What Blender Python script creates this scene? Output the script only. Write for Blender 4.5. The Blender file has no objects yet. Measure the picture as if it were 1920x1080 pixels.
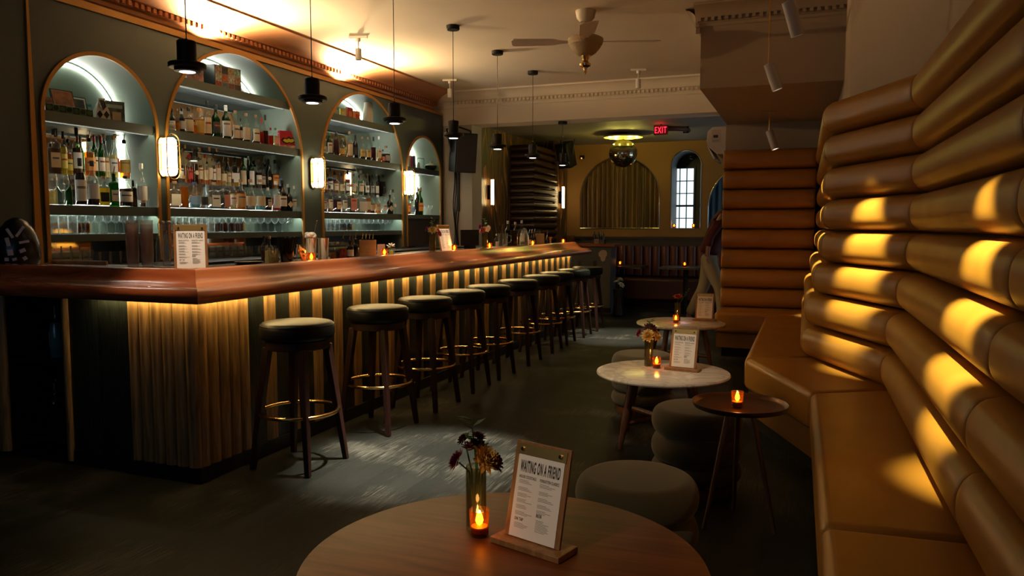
import bpy, math, random
from mathutils import Vector, Matrix
random.seed(7)
C = bpy.context.scene.collection
PI = math.pi
R_ = math.radians

# ------------------------------------------------------------------ camera frame (used to read places off real planes)
FPX, CAMH = 1430.0, 1.32
YAW = math.atan2(548, math.hypot(FPX, 117)); PIT = math.atan2(117, FPX)
_cy, _sy, _cp, _sp = math.cos(YAW), math.sin(YAW), math.cos(PIT), math.sin(PIT)
CR = Vector((_cy, _sy, 0)); CF = Vector((-_sy*_cp, _cy*_cp, -_sp)); CU = CR.cross(CF)
CAM = Vector((0, 0, CAMH))
def ray(x, y): return CF*FPX + CR*(x-960) - CU*(y-540)
def onX(x, y, v): d = ray(x, y); return CAM + d*(v/d.x)
def onY(x, y, v): d = ray(x, y); return CAM + d*(v/d.y)
def onZ(x, y, v): d = ray(x, y); return CAM + d*((v-CAMH)/d.z)
def depth(p): return (Vector(p)-CAM).dot(CF)

# ------------------------------------------------------------------ materials
MATS = {}
def nodes_of(name):
    m = bpy.data.materials.new(name); m.use_nodes = True
    nt = m.node_tree; nt.nodes.clear()
    out = nt.nodes.new('ShaderNodeOutputMaterial')
    return m, nt, out
def pbr(name, col, rough=.5, metal=0, bump=0, bscale=40, var=0, vscale=8, stretch=(1,1,1), coat=0, emis=None, estr=0, trans=0, sheen=0, spec=.5, rvar=0):
    if name in MATS: return MATS[name]
    m, nt, out = nodes_of(name)
    b = nt.nodes.new('ShaderNodeBsdfPrincipled'); nt.links.new(b.outputs[0], out.inputs[0])
    b.inputs['Base Color'].default_value = (*col, 1); b.inputs['Roughness'].default_value = rough
    b.inputs['Metallic'].default_value = metal; b.inputs['Coat Weight'].default_value = coat
    b.inputs['Coat Roughness'].default_value = .08
    b.inputs['Sheen Weight'].default_value = sheen; b.inputs['Specular IOR Level'].default_value = spec
    b.inputs['Transmission Weight'].default_value = trans
    if emis:
        b.inputs['Emission Color'].default_value = (*emis, 1); b.inputs['Emission Strength'].default_value = estr
    if bump or var or rvar:
        tc = nt.nodes.new('ShaderNodeTexCoord'); mp = nt.nodes.new('ShaderNodeMapping')
        mp.inputs['Scale'].default_value = stretch; nt.links.new(tc.outputs['Object'], mp.inputs[0])
    if var:
        n = nt.nodes.new('ShaderNodeTexNoise'); n.inputs['Scale'].default_value = vscale; n.inputs['Detail'].default_value = 6
        nt.links.new(mp.outputs[0], n.inputs['Vector'])
        r = nt.nodes.new('ShaderNodeValToRGB'); r.color_ramp.elements[0].position = .3; r.color_ramp.elements[1].position = .7
        r.color_ramp.elements[0].color = (*[c*(1-var) for c in col], 1); r.color_ramp.elements[1].color = (*[min(1, c*(1+var)) for c in col], 1)
        nt.links.new(n.outputs['Fac'], r.inputs[0]); nt.links.new(r.outputs[0], b.inputs['Base Color'])
    if rvar:
        n = nt.nodes.new('ShaderNodeTexNoise'); n.inputs['Scale'].default_value = vscale; n.inputs['Detail'].default_value = 5
        nt.links.new(mp.outputs[0], n.inputs['Vector'])
        r = nt.nodes.new('ShaderNodeMapRange'); r.inputs['To Min'].default_value = max(.02, rough-rvar); r.inputs['To Max'].default_value = rough+rvar
        r.inputs['From Min'].default_value = .3; r.inputs['From Max'].default_value = .7
        nt.links.new(n.outputs['Fac'], r.inputs['Value']); nt.links.new(r.outputs[0], b.inputs['Roughness'])
    if bump:
        n = nt.nodes.new('ShaderNodeTexNoise'); n.inputs['Scale'].default_value = bscale; n.inputs['Detail'].default_value = 4
        nt.links.new(mp.outputs[0], n.inputs['Vector'])
        bp = nt.nodes.new('ShaderNodeBump'); bp.inputs['Strength'].default_value = bump; bp.inputs['Distance'].default_value = .01
        nt.links.new(n.outputs['Fac'], bp.inputs['Height']); nt.links.new(bp.outputs[0], b.inputs['Normal'])
    MATS[name] = m
    return m
def emit(name, col, s):
    if name in MATS: return MATS[name]
    m, nt, out = nodes_of(name)
    e = nt.nodes.new('ShaderNodeEmission'); e.inputs[0].default_value = (*col, 1); e.inputs[1].default_value = s
    nt.links.new(e.outputs[0], out.inputs[0]); MATS[name] = m
    return m
def glass(name, col, body=0.0, bcol=None, rough=.03, edge=.25):
    """thin clear glass: tinted see-through + fresnel gloss, with an optional scattering share for coloured liquids"""
    if name in MATS: return MATS[name]
    m, nt, out = nodes_of(name)
    t = nt.nodes.new('ShaderNodeBsdfTransparent'); t.inputs[0].default_value = (*col, 1)
    g = nt.nodes.new('ShaderNodeBsdfGlossy'); g.inputs['Roughness'].default_value = rough
    f = nt.nodes.new('ShaderNodeFresnel'); ge = nt.nodes.new('ShaderNodeNewGeometry'); io = nt.nodes.new('ShaderNodeMapRange')
    io.inputs['To Min'].default_value = 1.5; io.inputs['To Max'].default_value = 1/1.5      # one thin pane: same gloss from both faces
    nt.links.new(ge.outputs['Backfacing'], io.inputs['Value']); nt.links.new(io.outputs[0], f.inputs[0])
    mx = nt.nodes.new('ShaderNodeMixShader')
    src = t
    if body:
        d = nt.nodes.new('ShaderNodeBsdfDiffuse'); d.inputs[0].default_value = (*(bcol or col), 1)
        tl = nt.nodes.new('ShaderNodeBsdfTranslucent'); tl.inputs[0].default_value = (*(bcol or col), 1)
        a = nt.nodes.new('ShaderNodeMixShader'); a.inputs[0].default_value = .6
        nt.links.new(d.outputs[0], a.inputs[1]); nt.links.new(tl.outputs[0], a.inputs[2])
        bb = nt.nodes.new('ShaderNodeMixShader')
        lw = nt.nodes.new('ShaderNodeLayerWeight'); lw.inputs[0].default_value = .5
        pw = nt.nodes.new('ShaderNodeMath'); pw.operation = 'POWER'; pw.inputs[1].default_value = 3.5; nt.links.new(lw.outputs['Facing'], pw.inputs[0])
        er = nt.nodes.new('ShaderNodeMapRange'); er.inputs['To Min'].default_value = body; er.inputs['To Max'].default_value = min(1, body+edge)   # paler scatter at the edges, imitating light caught by refraction
        nt.links.new(pw.outputs[0], er.inputs['Value']); nt.links.new(er.outputs[0], bb.inputs[0])
        nt.links.new(t.outputs[0], bb.inputs[1]); nt.links.new(a.outputs[0], bb.inputs[2]); src = bb
    nt.links.new(f.outputs[0], mx.inputs[0]); nt.links.new(src.outputs[0], mx.inputs[1]); nt.links.new(g.outputs[0], mx.inputs[2])
    nt.links.new(mx.outputs[0], out.inputs[0]); MATS[name] = m
    return m
def ck(c): return '_'.join('%d' % round(v*255) for v in c)
def paint(c, rough=.5): return pbr('paint_'+ck(c)+'_%d' % int(rough*100), c, rough)
def liquid(c): return glass('liquid_'+ck(c), tuple(v**.7 for v in c), .45, c)

SAGE = pbr('sage_paint', (.036,.053,.054), .55, bump=.04, bscale=60, var=.05, vscale=3)
SAGEIN = pbr('sage_paint_lining', (.175,.235,.18), .5, var=.05, vscale=3)
CREAM = pbr('cream_plaster', (.62,.52,.40), .8, bump=.05, bscale=30, var=.03, vscale=2)
CREAMC = pbr('ceiling_plaster', (.80,.70,.55), .8, bump=.05, bscale=30, var=.03, vscale=2)
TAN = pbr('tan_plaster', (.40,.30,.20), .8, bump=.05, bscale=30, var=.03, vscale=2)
GOLD = pbr('gold_paint', (.42,.20,.035), .4, metal=.35)
BRASS = pbr('polished_brass', (.80,.50,.18), .18, metal=1)
BLACK = pbr('black_metal', (.004,.004,.004), .5, spec=.25)
BLACKP = pbr('black_plastic', (.006,.006,.007), .42, spec=.3)
VINYL = pbr('black_vinyl', (.005,.0055,.005), .46, bump=.05, bscale=150, var=.1, vscale=5, spec=.16)
WALNUT = pbr('dark_walnut', (.018,.005,.003), .5, var=.3, vscale=10, stretch=(6,6,1), spec=.3)
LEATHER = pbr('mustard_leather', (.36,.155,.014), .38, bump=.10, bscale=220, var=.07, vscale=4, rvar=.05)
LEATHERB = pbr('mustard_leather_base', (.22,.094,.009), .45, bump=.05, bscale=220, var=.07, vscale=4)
STEEL = pbr('stainless_steel', (.72,.70,.66), .16, metal=1)
WHITE = pbr('white_plastic', (.72,.68,.62), .4)
PAPER = pbr('white_paper', (.86,.80,.74), .7)
INK = pbr('black_ink', (.02,.018,.018), .7)
INKG = pbr('grey_print', (.34,.31,.29), .7)
VELVET = pbr('olive_velvet', (.062,.050,.019), .85, sheen=.25, bump=.05, bscale=200, var=.1, vscale=6)
CORK = pbr('cork_stopper', (.38,.22,.10), .8, var=.2, vscale=60)
MIRROR = pbr('mirror_glass', (.72,.70,.64), .03, metal=1)
CLEAR = glass('clear_glass', (.96,.98,.965), .004, (.8,.88,.84), .03, .30)
CLEARG = glass('drinking_glass', (.97,.985,.975), .02, (.9,1,.95), .02, .75)
LED = emit('cool_led_strip', (1.0,.98,.86), 40)
LEDV = emit('vault_led_strip', (1.0,.98,.86), 24)
LEDF = emit('front_led_strip', (1.0,.92,.76), 16)
LEDG = emit('glass_shelf_led_strip', (.92,1.0,.90), 48)
LEDW = emit('warm_led_strip', (1.0,.72,.28), 60)

def wood_mat(name, c0, c1, scale=6, stretch=(8,8,.7), rough=.4, coat=0, bump=.1):
    if name in MATS: return MATS[name]
    m, nt, out = nodes_of(name)
    b = nt.nodes.new('ShaderNodeBsdfPrincipled'); nt.links.new(b.outputs[0], out.inputs[0])
    tc = nt.nodes.new('ShaderNodeTexCoord'); mp = nt.nodes.new('ShaderNodeMapping'); mp.inputs['Scale'].default_value = stretch
    oi = nt.nodes.new('ShaderNodeObjectInfo'); va = nt.nodes.new('ShaderNodeVectorMath'); va.operation = 'ADD'
    mr = nt.nodes.new('ShaderNodeMath'); mr.operation = 'MULTIPLY'; mr.inputs[1].default_value = 17
    nt.links.new(oi.outputs['Random'], mr.inputs[0])
    nt.links.new(tc.outputs['Object'], mp.inputs[0]); nt.links.new(mp.outputs[0], va.inputs[0]); nt.links.new(mr.outputs[0], va.inputs[1])
    n = nt.nodes.new('ShaderNodeTexNoise'); n.inputs['Scale'].default_value = scale; n.inputs['Detail'].default_value = 8; n.inputs['Distortion'].default_value = .6
    nt.links.new(va.outputs[0], n.inputs['Vector'])
    r = nt.nodes.new('ShaderNodeValToRGB'); e = r.color_ramp.elements; e[0].position = .32; e[1].position = .68
    e[0].color = (*c0, 1); e[1].color = (*c1, 1)
    nt.links.new(n.outputs['Fac'], r.inputs[0]); nt.links.new(r.outputs[0], b.inputs['Base Color'])
    b.inputs['Roughness'].default_value = rough; b.inputs['Coat Weight'].default_value = coat; b.inputs['Coat Roughness'].default_value = .12
    if bump:
        bp = nt.nodes.new('ShaderNodeBump'); bp.inputs['Strength'].default_value = bump; bp.inputs['Distance'].default_value = .004
        nt.links.new(n.outputs['Fac'], bp.inputs['Height']); nt.links.new(bp.outputs[0], b.inputs['Normal'])
    MATS[name] = m
    return m
MAHOG = wood_mat('lacquered_mahogany', (.33,.078,.020), (.47,.135,.036), 3, (3,.5,6), .30, .35, .02)
SLATW = wood_mat('oiled_oak_slat', (.14,.080,.028), (.37,.225,.080), 5, (10,10,.8), .38, .1, .15)
CHAR = wood_mat('charred_black_plank', (.004,.006,.005), (.020,.026,.022), 14, (9,9,.9), .34, .1, .5)
OAK = wood_mat('oak_table_top', (.12,.032,.009), (.205,.060,.016), 3, (1.2,12,12), .45, .0, .06)
OAK.node_tree.nodes['Principled BSDF'].inputs['Specular IOR Level'].default_value = .22
BOARD = wood_mat('menu_board_wood', (.22,.095,.030), (.36,.17,.055), 8, (6,6,1), .45)
LEGW = wood_mat('warm_table_leg_wood', (.10,.035,.014), (.20,.075,.03), 6, (8,8,1), .4)
DARKW = wood_mat('dark_stained_wood', (.014,.008,.006), (.03,.016,.01), 6, (6,6,1), .4)
def contour_wood():
    m, nt, out = nodes_of('ring_grain_plywood')
    b = nt.nodes.new('ShaderNodeBsdfPrincipled'); nt.links.new(b.outputs[0], out.inputs[0])
    tc = nt.nodes.new('ShaderNodeTexCoord'); mp = nt.nodes.new('ShaderNodeMapping'); mp.inputs['Scale'].default_value = (1,1.7,.36)
    n = nt.nodes.new('ShaderNodeTexNoise'); n.inputs['Scale'].default_value = 1.7; n.inputs['Detail'].default_value = 1.5; n.inputs['Distortion'].default_value = .4
    nt.links.new(tc.outputs['Object'], mp.inputs[0]); nt.links.new(mp.outputs[0], n.inputs['Vector'])
    k = nt.nodes.new('ShaderNodeMath'); k.operation = 'MULTIPLY'; k.inputs[1].default_value = 11; nt.links.new(n.outputs['Fac'], k.inputs[0])
    fr = nt.nodes.new('ShaderNodeMath'); fr.operation = 'FRACT'; nt.links.new(k.outputs[0], fr.inputs[0])
    r = nt.nodes.new('ShaderNodeValToRGB'); e = r.color_ramp.elements
    e[0].position = 0; e[0].color = (.46,.17,.04,1); e[1].position = .30; e[1].color = (.045,.027,.012,1)
    nt.links.new(fr.outputs[0], r.inputs[0]); nt.links.new(r.outputs[0], b.inputs['Base Color']); b.inputs['Roughness'].default_value = .45
    return m
RINGW = contour_wood()
def floor_mat():
    m, nt, out = nodes_of('worn_dark_floorboards')
    b = nt.nodes.new('ShaderNodeBsdfPrincipled'); nt.links.new(b.outputs[0], out.inputs[0])
    tc = nt.nodes.new('ShaderNodeTexCoord'); sep = nt.nodes.new('ShaderNodeSeparateXYZ'); nt.links.new(tc.outputs['Object'], sep.inputs[0])
    cmb = nt.nodes.new('ShaderNodeCombineXYZ'); nt.links.new(sep.outputs['Y'], cmb.inputs['X']); nt.links.new(sep.outputs['X'], cmb.inputs['Y'])
    br = nt.nodes.new('ShaderNodeTexBrick'); br.inputs['Scale'].default_value = 1; br.inputs['Brick Width'].default_value = 1.8; br.inputs['Row Height'].default_value = .13
    br.inputs['Mortar Size'].default_value = .0035; br.inputs['Color1'].default_value = (.009,.0105,.0095,1); br.inputs['Color2'].default_value = (.015,.016,.0145,1)
    br.inputs['Mortar'].default_value = (.012,.012,.010,1); br.offset = .37
    nt.links.new(cmb.outputs[0], br.inputs['Vector'])
    mp = nt.nodes.new('ShaderNodeMapping'); mp.inputs['Scale'].default_value = (70,1.6,1); nt.links.new(tc.outputs['Object'], mp.inputs[0])
    n = nt.nodes.new('ShaderNodeTexNoise'); n.inputs['Scale'].default_value = 2.6; n.inputs['Detail'].default_value = 9; n.inputs['Roughness'].default_value = .7
    nt.links.new(mp.outputs[0], n.inputs['Vector'])
    n2 = nt.nodes.new('ShaderNodeTexNoise'); n2.inputs['Scale'].default_value = 1.7; n2.inputs['Detail'].default_value = 6; nt.links.new(tc.outputs['Object'], n2.inputs['Vector'])
    mlt = nt.nodes.new('ShaderNodeMath'); mlt.operation = 'MULTIPLY'; nt.links.new(n.outputs['Fac'], mlt.inputs[0]); nt.links.new(n2.outputs['Fac'], mlt.inputs[1])
    r = nt.nodes.new('ShaderNodeValToRGB'); e = r.color_ramp.elements; e[0].position = .275; e[1].position = .45
    e[0].color = (0,0,0,1); e[1].color = (1,1,1,1); nt.links.new(mlt.outputs[0], r.inputs[0])
    mx = nt.nodes.new('ShaderNodeMixRGB'); mx.inputs[2].default_value = (.15,.146,.122,1); nt.links.new(r.outputs[0], mx.inputs[0]); nt.links.new(br.outputs['Color'], mx.inputs[1])
    nt.links.new(mx.outputs[0], b.inputs['Base Color'])
    b.inputs['Specular IOR Level'].default_value = .10
    rr = nt.nodes.new('ShaderNodeMapRange'); rr.inputs['To Min'].default_value = .36; rr.inputs['To Max'].default_value = .62
    nt.links.new(n.outputs['Fac'], rr.inputs['Value']); nt.links.new(rr.outputs[0], b.inputs['Roughness'])
    bp = nt.nodes.new('ShaderNodeBump'); bp.inputs['Strength'].default_value = .35; bp.inputs['Distance'].default_value = .003
    nt.links.new(n.outputs['Fac'], bp.inputs['Height']); nt.links.new(bp.outputs[0], b.inputs['Normal'])
    return m
FLOORM = floor_mat()
def marble_mat():
    m, nt, out = nodes_of('white_marble')
    b = nt.nodes.new('ShaderNodeBsdfPrincipled'); nt.links.new(b.outputs[0], out.inputs[0])
    tc = nt.nodes.new('ShaderNodeTexCoord')
    n = nt.nodes.new('ShaderNodeTexNoise'); n.inputs['Scale'].default_value = 4; n.inputs['Detail'].default_value = 8; n.inputs['Distortion'].default_value = 1.6
    nt.links.new(tc.outputs['Object'], n.inputs['Vector'])
    r = nt.nodes.new('ShaderNodeValToRGB'); e = r.color_ramp.elements; e[0].position = .44; e[0].color = (.84,.76,.65,1); e[1].position = .56; e[1].color = (.84,.76,.65,1)
    x = e.new(.5); x.color = (.62,.56,.48,1)
    nt.links.new(n.outputs['Fac'], r.inputs[0]); nt.links.new(r.outputs[0], b.inputs['Base Color']); b.inputs['Roughness'].default_value = .22
    return m
MARBLE = marble_mat()

# ------------------------------------------------------------------ mesh helper
class MB:
    def __init__(s): s.v = []; s.f = []; s.mi = []; s.cur = 0
    def add(s, vs, fs):
        o = len(s.v); s.v += [tuple(v) for v in vs]; s.f += [tuple(i+o for i in f) for f in fs]; s.mi += [s.cur]*len(fs); return s
    def box(s, x0, x1, y0, y1, z0, z1):
        return s.add([(x0,y0,z0),(x1,y0,z0),(x1,y1,z0),(x0,y1,z0),(x0,y0,z1),(x1,y0,z1),(x1,y1,z1),(x0,y1,z1)],
                     [(0,3,2,1),(4,5,6,7),(0,1,5,4),(1,2,6,5),(2,3,7,6),(3,0,4,7)])
    def cbox(s, c, d): return s.box(c[0]-d[0]/2, c[0]+d[0]/2, c[1]-d[1]/2, c[1]+d[1]/2, c[2]-d[2]/2, c[2]+d[2]/2)
    def lathe(s, prof, seg=24, cx=0, cy=0, z=0, n=2, sx=1, sy=1, a0=None, a1=None):
        part = a0 is not None
        k = seg+1 if part else seg
        vs = []; fs = []
        for (r, h) in prof:
            for i in range(k):
                t = (a0+(a1-a0)*i/seg) if part else 2*PI*i/seg
                c, q = math.cos(t), math.sin(t)
                g = 1 if n == 2 else (abs(c)**n+abs(q)**n)**(-1/n)
                vs.append((cx+r*g*c*sx, cy+r*g*q*sy, z+h))
        for j in range(len(prof)-1):
            for i in range(seg):
                a = j*k+i; b = j*k+(i+1 if part else (i+1) % k)
                fs.append((a, b, b+k, a+k))
        return s.add(vs, fs)
    def cyl(s, p0, p1, r0, r1=None, seg=12): return s.tube([p0, p1], [r0, r0 if r1 is None else r1], seg)
    def tube(s, pts, r, seg=10, closed=False, caps=True):
        pts = [Vector(p) for p in pts]; n = len(pts)
        rr = r if isinstance(r, (list, tuple)) else [r]*n
        t0 = (pts[1]-pts[0]).normalized()
        up = Vector((0,0,1)) if abs(t0.z) < .9 else Vector((1,0,0))
        nv = t0.cross(up).normalized(); vs = []; fs = []
        for i, p in enumerate(pts):
            a = pts[(i-1) % n] if (closed or i > 0) else p
            b = pts[(i+1) % n] if (closed or i < n-1) else p
            t = (b-a).normalized()
            nv = (nv - t*nv.dot(t)).normalized(); bn = t.cross(nv)
            for k in range(seg):
                q = 2*PI*k/seg; vs.append(p + (nv*math.cos(q)+bn*math.sin(q))*rr[i])
        m = n if closed else n-1
        for i in range(m):
            for k in range(seg):
                a = i*seg+k; b = i*seg+(k+1) % seg; c = ((i+1) % n)*seg+(k+1) % seg; d = ((i+1) % n)*seg+k
                fs.append((a, b, c, d))
        if caps and not closed:
            fs.append(tuple(range(seg))[::-1]); fs.append(tuple((n-1)*seg+k for k in range(seg)))
        return s.add(vs, fs)
    def torus(s, c, R, r, seg=32, sub=8, axis='z'):
        pts = []
        for i in range(seg):
            t = 2*PI*i/seg; u, w = R*math.cos(t), R*math.sin(t)
            pts.append((c[0]+u, c[1]+w, c[2]) if axis == 'z' else ((c[0], c[1]+u, c[2]+w) if axis == 'x' else (c[0]+u, c[1], c[2]+w)))
        return s.tube(pts, r, sub, True)
    def prism(s, poly, a, b, axis='z'):
        """poly of (u,v): z -> (x,y); y -> (x,z); x -> (y,z)"""
        f = {'z': lambda u, v, w: (u, v, w), 'y': lambda u, v, w: (u, w, v), 'x': lambda u, v, w: (w, u, v)}[axis]
        n = len(poly)
        vs = [f(u, v, a) for u, v in poly]+[f(u, v, b) for u, v in poly]
        fs = [tuple(range(n))[::-1], tuple(range(n, 2*n))]+[(i, (i+1) % n, (i+1) % n+n, i+n) for i in range(n)]
        return s.add(vs, fs)
    def sphere(s, c, r, seg=16, rings=10, sc=(1,1,1)):
        prof = [(r*math.sin(PI*i/rings), -r*math.cos(PI*i/rings)) for i in range(rings+1)]
        o = len(s.v); s.lathe(prof, seg)
        for i in range(o, len(s.v)):
            v = s.v[i]; s.v[i] = (c[0]+v[0]*sc[0], c[1]+v[1]*sc[1], c[2]+v[2]*sc[2])
        return s
    def xf(s, M, start=0):
        for i in range(start, len(s.v)): s.v[i] = tuple(M @ Vector(s.v[i]))
        return s
    def build(s, name, mat, parent=None, smooth=38, bevel=0, bseg=3, loc=None):
        me = bpy.data.meshes.new(name); me.from_pydata(s.v, [], s.f); me.validate(); 
        bmx = __import__('bmesh').new(); bmx.from_mesh(me)
        __import__('bmesh').ops.remove_doubles(bmx, verts=bmx.verts, dist=1e-5)
        __import__('bmesh').ops.recalc_face_normals(bmx, faces=bmx.faces); bmx.to_mesh(me); bmx.free()
        for mm in (mat if isinstance(mat, (list, tuple)) else [mat]): me.materials.append(mm)
        if isinstance(mat, (list, tuple)) and len(me.polygons) == len(s.mi):
            for p, i in zip(me.polygons, s.mi): p.material_index = i
        if smooth:
            me.polygons.foreach_set('use_smooth', [True]*len(me.polygons)); me.set_sharp_from_angle(angle=R_(smooth))
        o = bpy.data.objects.new(name, me); C.objects.link(o)
        if parent: o.parent = parent
        if loc: o.location = loc
        if bevel:
            b = o.modifiers.new('edge', 'BEVEL'); b.width = bevel; b.segments = bseg; b.limit_method = 'ANGLE'; b.angle_limit = R_(40)
            b.harden_normals = False
        return o
def tag(o, label, cat, group=None, kind=None):
    o['label'] = label; o['category'] = cat
    if group: o['group'] = group
    if kind: o['kind'] = kind
    return o
def thing(name, label, cat, loc=(0,0,0), rz=0, group=None):
    o = bpy.data.objects.new(name, None); C.objects.link(o); o.empty_display_size = .05
    o.location = loc; o.rotation_euler = (0,0,rz); return tag(o, label, cat, group)
def struct(name, mb, mat, smooth=30, **k):
    o = mb.build(name, mat, None, smooth, **k); o['kind'] = 'structure'; return o
def dup(root, loc, rz, label, group=None):
    r = root.copy(); C.objects.link(r); r.location = loc; r.rotation_euler = (0,0,rz); r['label'] = label
    if group: r['group'] = group
    for ch in list(root.children):
        if ch.type == 'LIGHT': continue
        c = ch.copy(); C.objects.link(c); c.parent = r
        for g in list(ch.children):
            d = g.copy(); C.objects.link(d); d.parent = c
    return r
def light(kind, name, loc, power, col, size=.05, target=None, spot=60, blend=.4, parent=None, sy=None):
    L = bpy.data.lights.new(name, kind); L.energy = power; L.color = col
    if kind == 'AREA':
        L.size = size
        if sy: L.shape = 'RECTANGLE'; L.size_y = sy
    else: L.shadow_soft_size = size
    if kind == 'SPOT': L.spot_size = R_(spot); L.spot_blend = blend
    o = bpy.data.objects.new(name, L); C.objects.link(o); o.location = loc
    if target is not None: o.rotation_euler = (Vector(target)-Vector(loc)).to_track_quat('-Z', 'Y').to_euler()
    if parent: o.parent = parent
    return o
ORD = ['first','second','third','fourth','fifth','sixth','seventh','eighth','ninth','tenth','eleventh','twelfth','thirteenth','fourteenth','fifteenth','sixteenth','seventeenth','eighteenth','nineteenth','twentieth']
def nth(i):
    if i < 20: return ORD[i]
    return {2:'twenty',3:'thirty',4:'forty'}[(i+1)//10]+('-'+ORD[(i+1) % 10-1]) if (i+1) % 10 else {3:'thirtieth',4:'fortieth'}[(i+1)//10]

def text_mesh(body, name, mat, parent, w, h, x, y, z=0, bold=.012):
    """lettering w wide, h high, lower left corner at x,y in the parent's XY plane"""
    cu = bpy.data.curves.new(name, 'FONT'); cu.body = body; cu.offset = bold; cu.space_character = 1.18
    tmp = bpy.data.objects.new(name, cu); C.objects.link(tmp)
    dg = bpy.context.evaluated_depsgraph_get(); dg.update()
    me = bpy.data.meshes.new_from_object(tmp.evaluated_get(dg))
    bpy.data.objects.remove(tmp); bpy.data.curves.remove(cu)
    xs = [v.co.x for v in me.vertices]; ys = [v.co.y for v in me.vertices]
    x0, x1, y0, y1 = min(xs), max(xs), min(ys), max(ys)
    for v in me.vertices:
        v.co = Vector((x+(v.co.x-x0)/(x1-x0)*w, y+(v.co.y-y0)/(y1-y0)*h, z))
    me.materials.clear(); me.materials.append(mat); me.name = name
    o = bpy.data.objects.new(name, me); C.objects.link(o); o.parent = parent
    return o
# ------------------------------------------------------------------ room shell
ZC, ZB = 3.05, 2.70
WX = -4.5
ALC = [dict(n='left narrow alcove', y0=3.503, y1=4.390, zs=2.02),
       dict(n='first wide alcove', y0=4.498, y1=6.141, zs=1.93),
       dict(n='second wide alcove', y0=6.488, y1=8.086, zs=1.932),
       dict(n='far narrow alcove', y0=8.217, y1=9.111, zs=1.97)]
for a in ALC: a['r'] = (a['y1']-a['y0'])/2; a['c'] = (a['y1']+a['y0'])/2
struct('floor', MB().box(-6.2, 1.6, -3.7, 13.8, -.08, 0), FLOORM)
struct('ceiling', MB().box(-4.72, 1.0, -3.7, 9.28, ZC, ZC+.1), CREAMC)
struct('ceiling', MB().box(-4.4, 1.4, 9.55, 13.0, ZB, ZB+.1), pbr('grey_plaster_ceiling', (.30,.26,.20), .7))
def wall_columns(mb, u0, u1, z0, z1, holes, put):
    """holes: (a,b,zs,zbase): arched openings"""
    us = [u0]
    for a, b, zs, zb in holes:
        r = (b-a)/2; c = (a+b)/2
        us += [c-r*math.cos(PI*i/36) for i in range(37)]
    us += [u1]
    def top(u):
        for a, b, zs, zb in holes:
            if a-1e-6 <= u <= b+1e-6:
                r = (b-a)/2; c = (a+b)/2; return zs+math.sqrt(max(0, r*r-(u-c)**2)), zb
        return None
    for i in range(len(us)-1):
        a, b = us[i], us[i+1]; m = top((a+b)/2)
        if m is None: put(mb, a, b, z0, z0, z1, z1)
        else:
            ta, tb = top(a), top(b)
            put(mb, a, b, ta[0], tb[0], z1, z1)
            if m[1] > z0: put(mb, a, b, z0, z0, m[1], m[1])
def putX(x):
    return lambda mb, a, b, za, zb, zc, zd: mb.add([(x,a,za),(x,b,zb),(x,b,zd),(x,a,zc)], [(0,1,2,3)])
def putY(y):
    return lambda mb, a, b, za, zb, zc, zd: mb.add([(a,y,za),(b,y,zb),(b,y,zd),(a,y,zc)], [(0,1,2,3)])
mb = MB()
wall_columns(mb, -3.6, 9.21, 0, 2.79, [(a['y0'], a['y1'], a['zs'], 0) for a in ALC], putX(WX))
mb.box(-4.68, WX, -3.6, 9.21, 2.778, 2.79)                    # ledge on top of the panelling
mb.box(-4.68, WX, 9.195, 9.21, 0, 2.79)
mb.box(-5.0, -4.95, -3.6, 9.25, 0, 3.05)
struct('wall_left', mb, SAGE, smooth=0)
# cornice: moulded cove with a dentil row
def cornice(mb, prof, run, horizontal='y'):
    a, b = run; n = len(prof)
    f = (lambda u, w, z: (u, w, z)) if horizontal == 'y' else (lambda u, w, z: (w, u, z))
    for i in range(n-1):
        (u0, z0), (u1, z1) = prof[i], prof[i+1]
        mb.add([f(u0,a,z0), f(u0,b,z0), f(u1,b,z1), f(u1,a,z1)], [(0,1,2,3)])
CP = [(.006,-.26),(.006,-.20),(.02,-.19),(.025,-.165),(.045,-.155),(.045,-.115),(.07,-.11),(.08,-.09),(.12,-.05),(.19,-.022),(.23,-.018),(.235,-.006),(.245,0)]
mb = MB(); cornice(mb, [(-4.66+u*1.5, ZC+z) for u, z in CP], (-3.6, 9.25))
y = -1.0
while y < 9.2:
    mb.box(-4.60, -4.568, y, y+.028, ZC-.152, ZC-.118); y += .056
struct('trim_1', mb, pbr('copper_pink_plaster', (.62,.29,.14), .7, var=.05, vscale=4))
mb = MB(); cornice(mb, [(9.25-u*.8, ZC+z) for u, z in CP], (-4.66, -.8), 'x')
x = -4.4
while x < -.82:
    mb.box(x, x+.026, 9.188, 9.216, ZC-.152, ZC-.118); x += .052
struct('trim_2', mb, CREAMC)
mb = MB(); cornice(mb, [(6.4-u*.8, ZC+z*.75) for u, z in CP], (-.86, .27), 'x'); cornice(mb, [(-.82-u*.5, ZC+z*.75) for u, z in CP], (6.36, 9.2))
x = -.84
while x < .24:
    mb.box(x, x+.026, 6.334, 6.366, ZC-.112, ZC-.086); x += .052
struct('trim_3', mb, TAN)
struct('beam', MB().box(-4.66, .3, 9.25, 9.6, 2.635, ZC), CREAMC)
struct('pier', MB().box(-4.66, -4.10, 9.26, 9.58, 0, 2.635), pbr('pier_plaster', (.46,.42,.36), .8, var=.06, vscale=4))
struct('soffit', MB().box(-.82, .30, 6.4, 9.6, 2.42, ZC), TAN)
struct('wall_partition', MB().box(-.83, .30, 8.75, 9.6, 0, 2.42), TAN)
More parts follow.
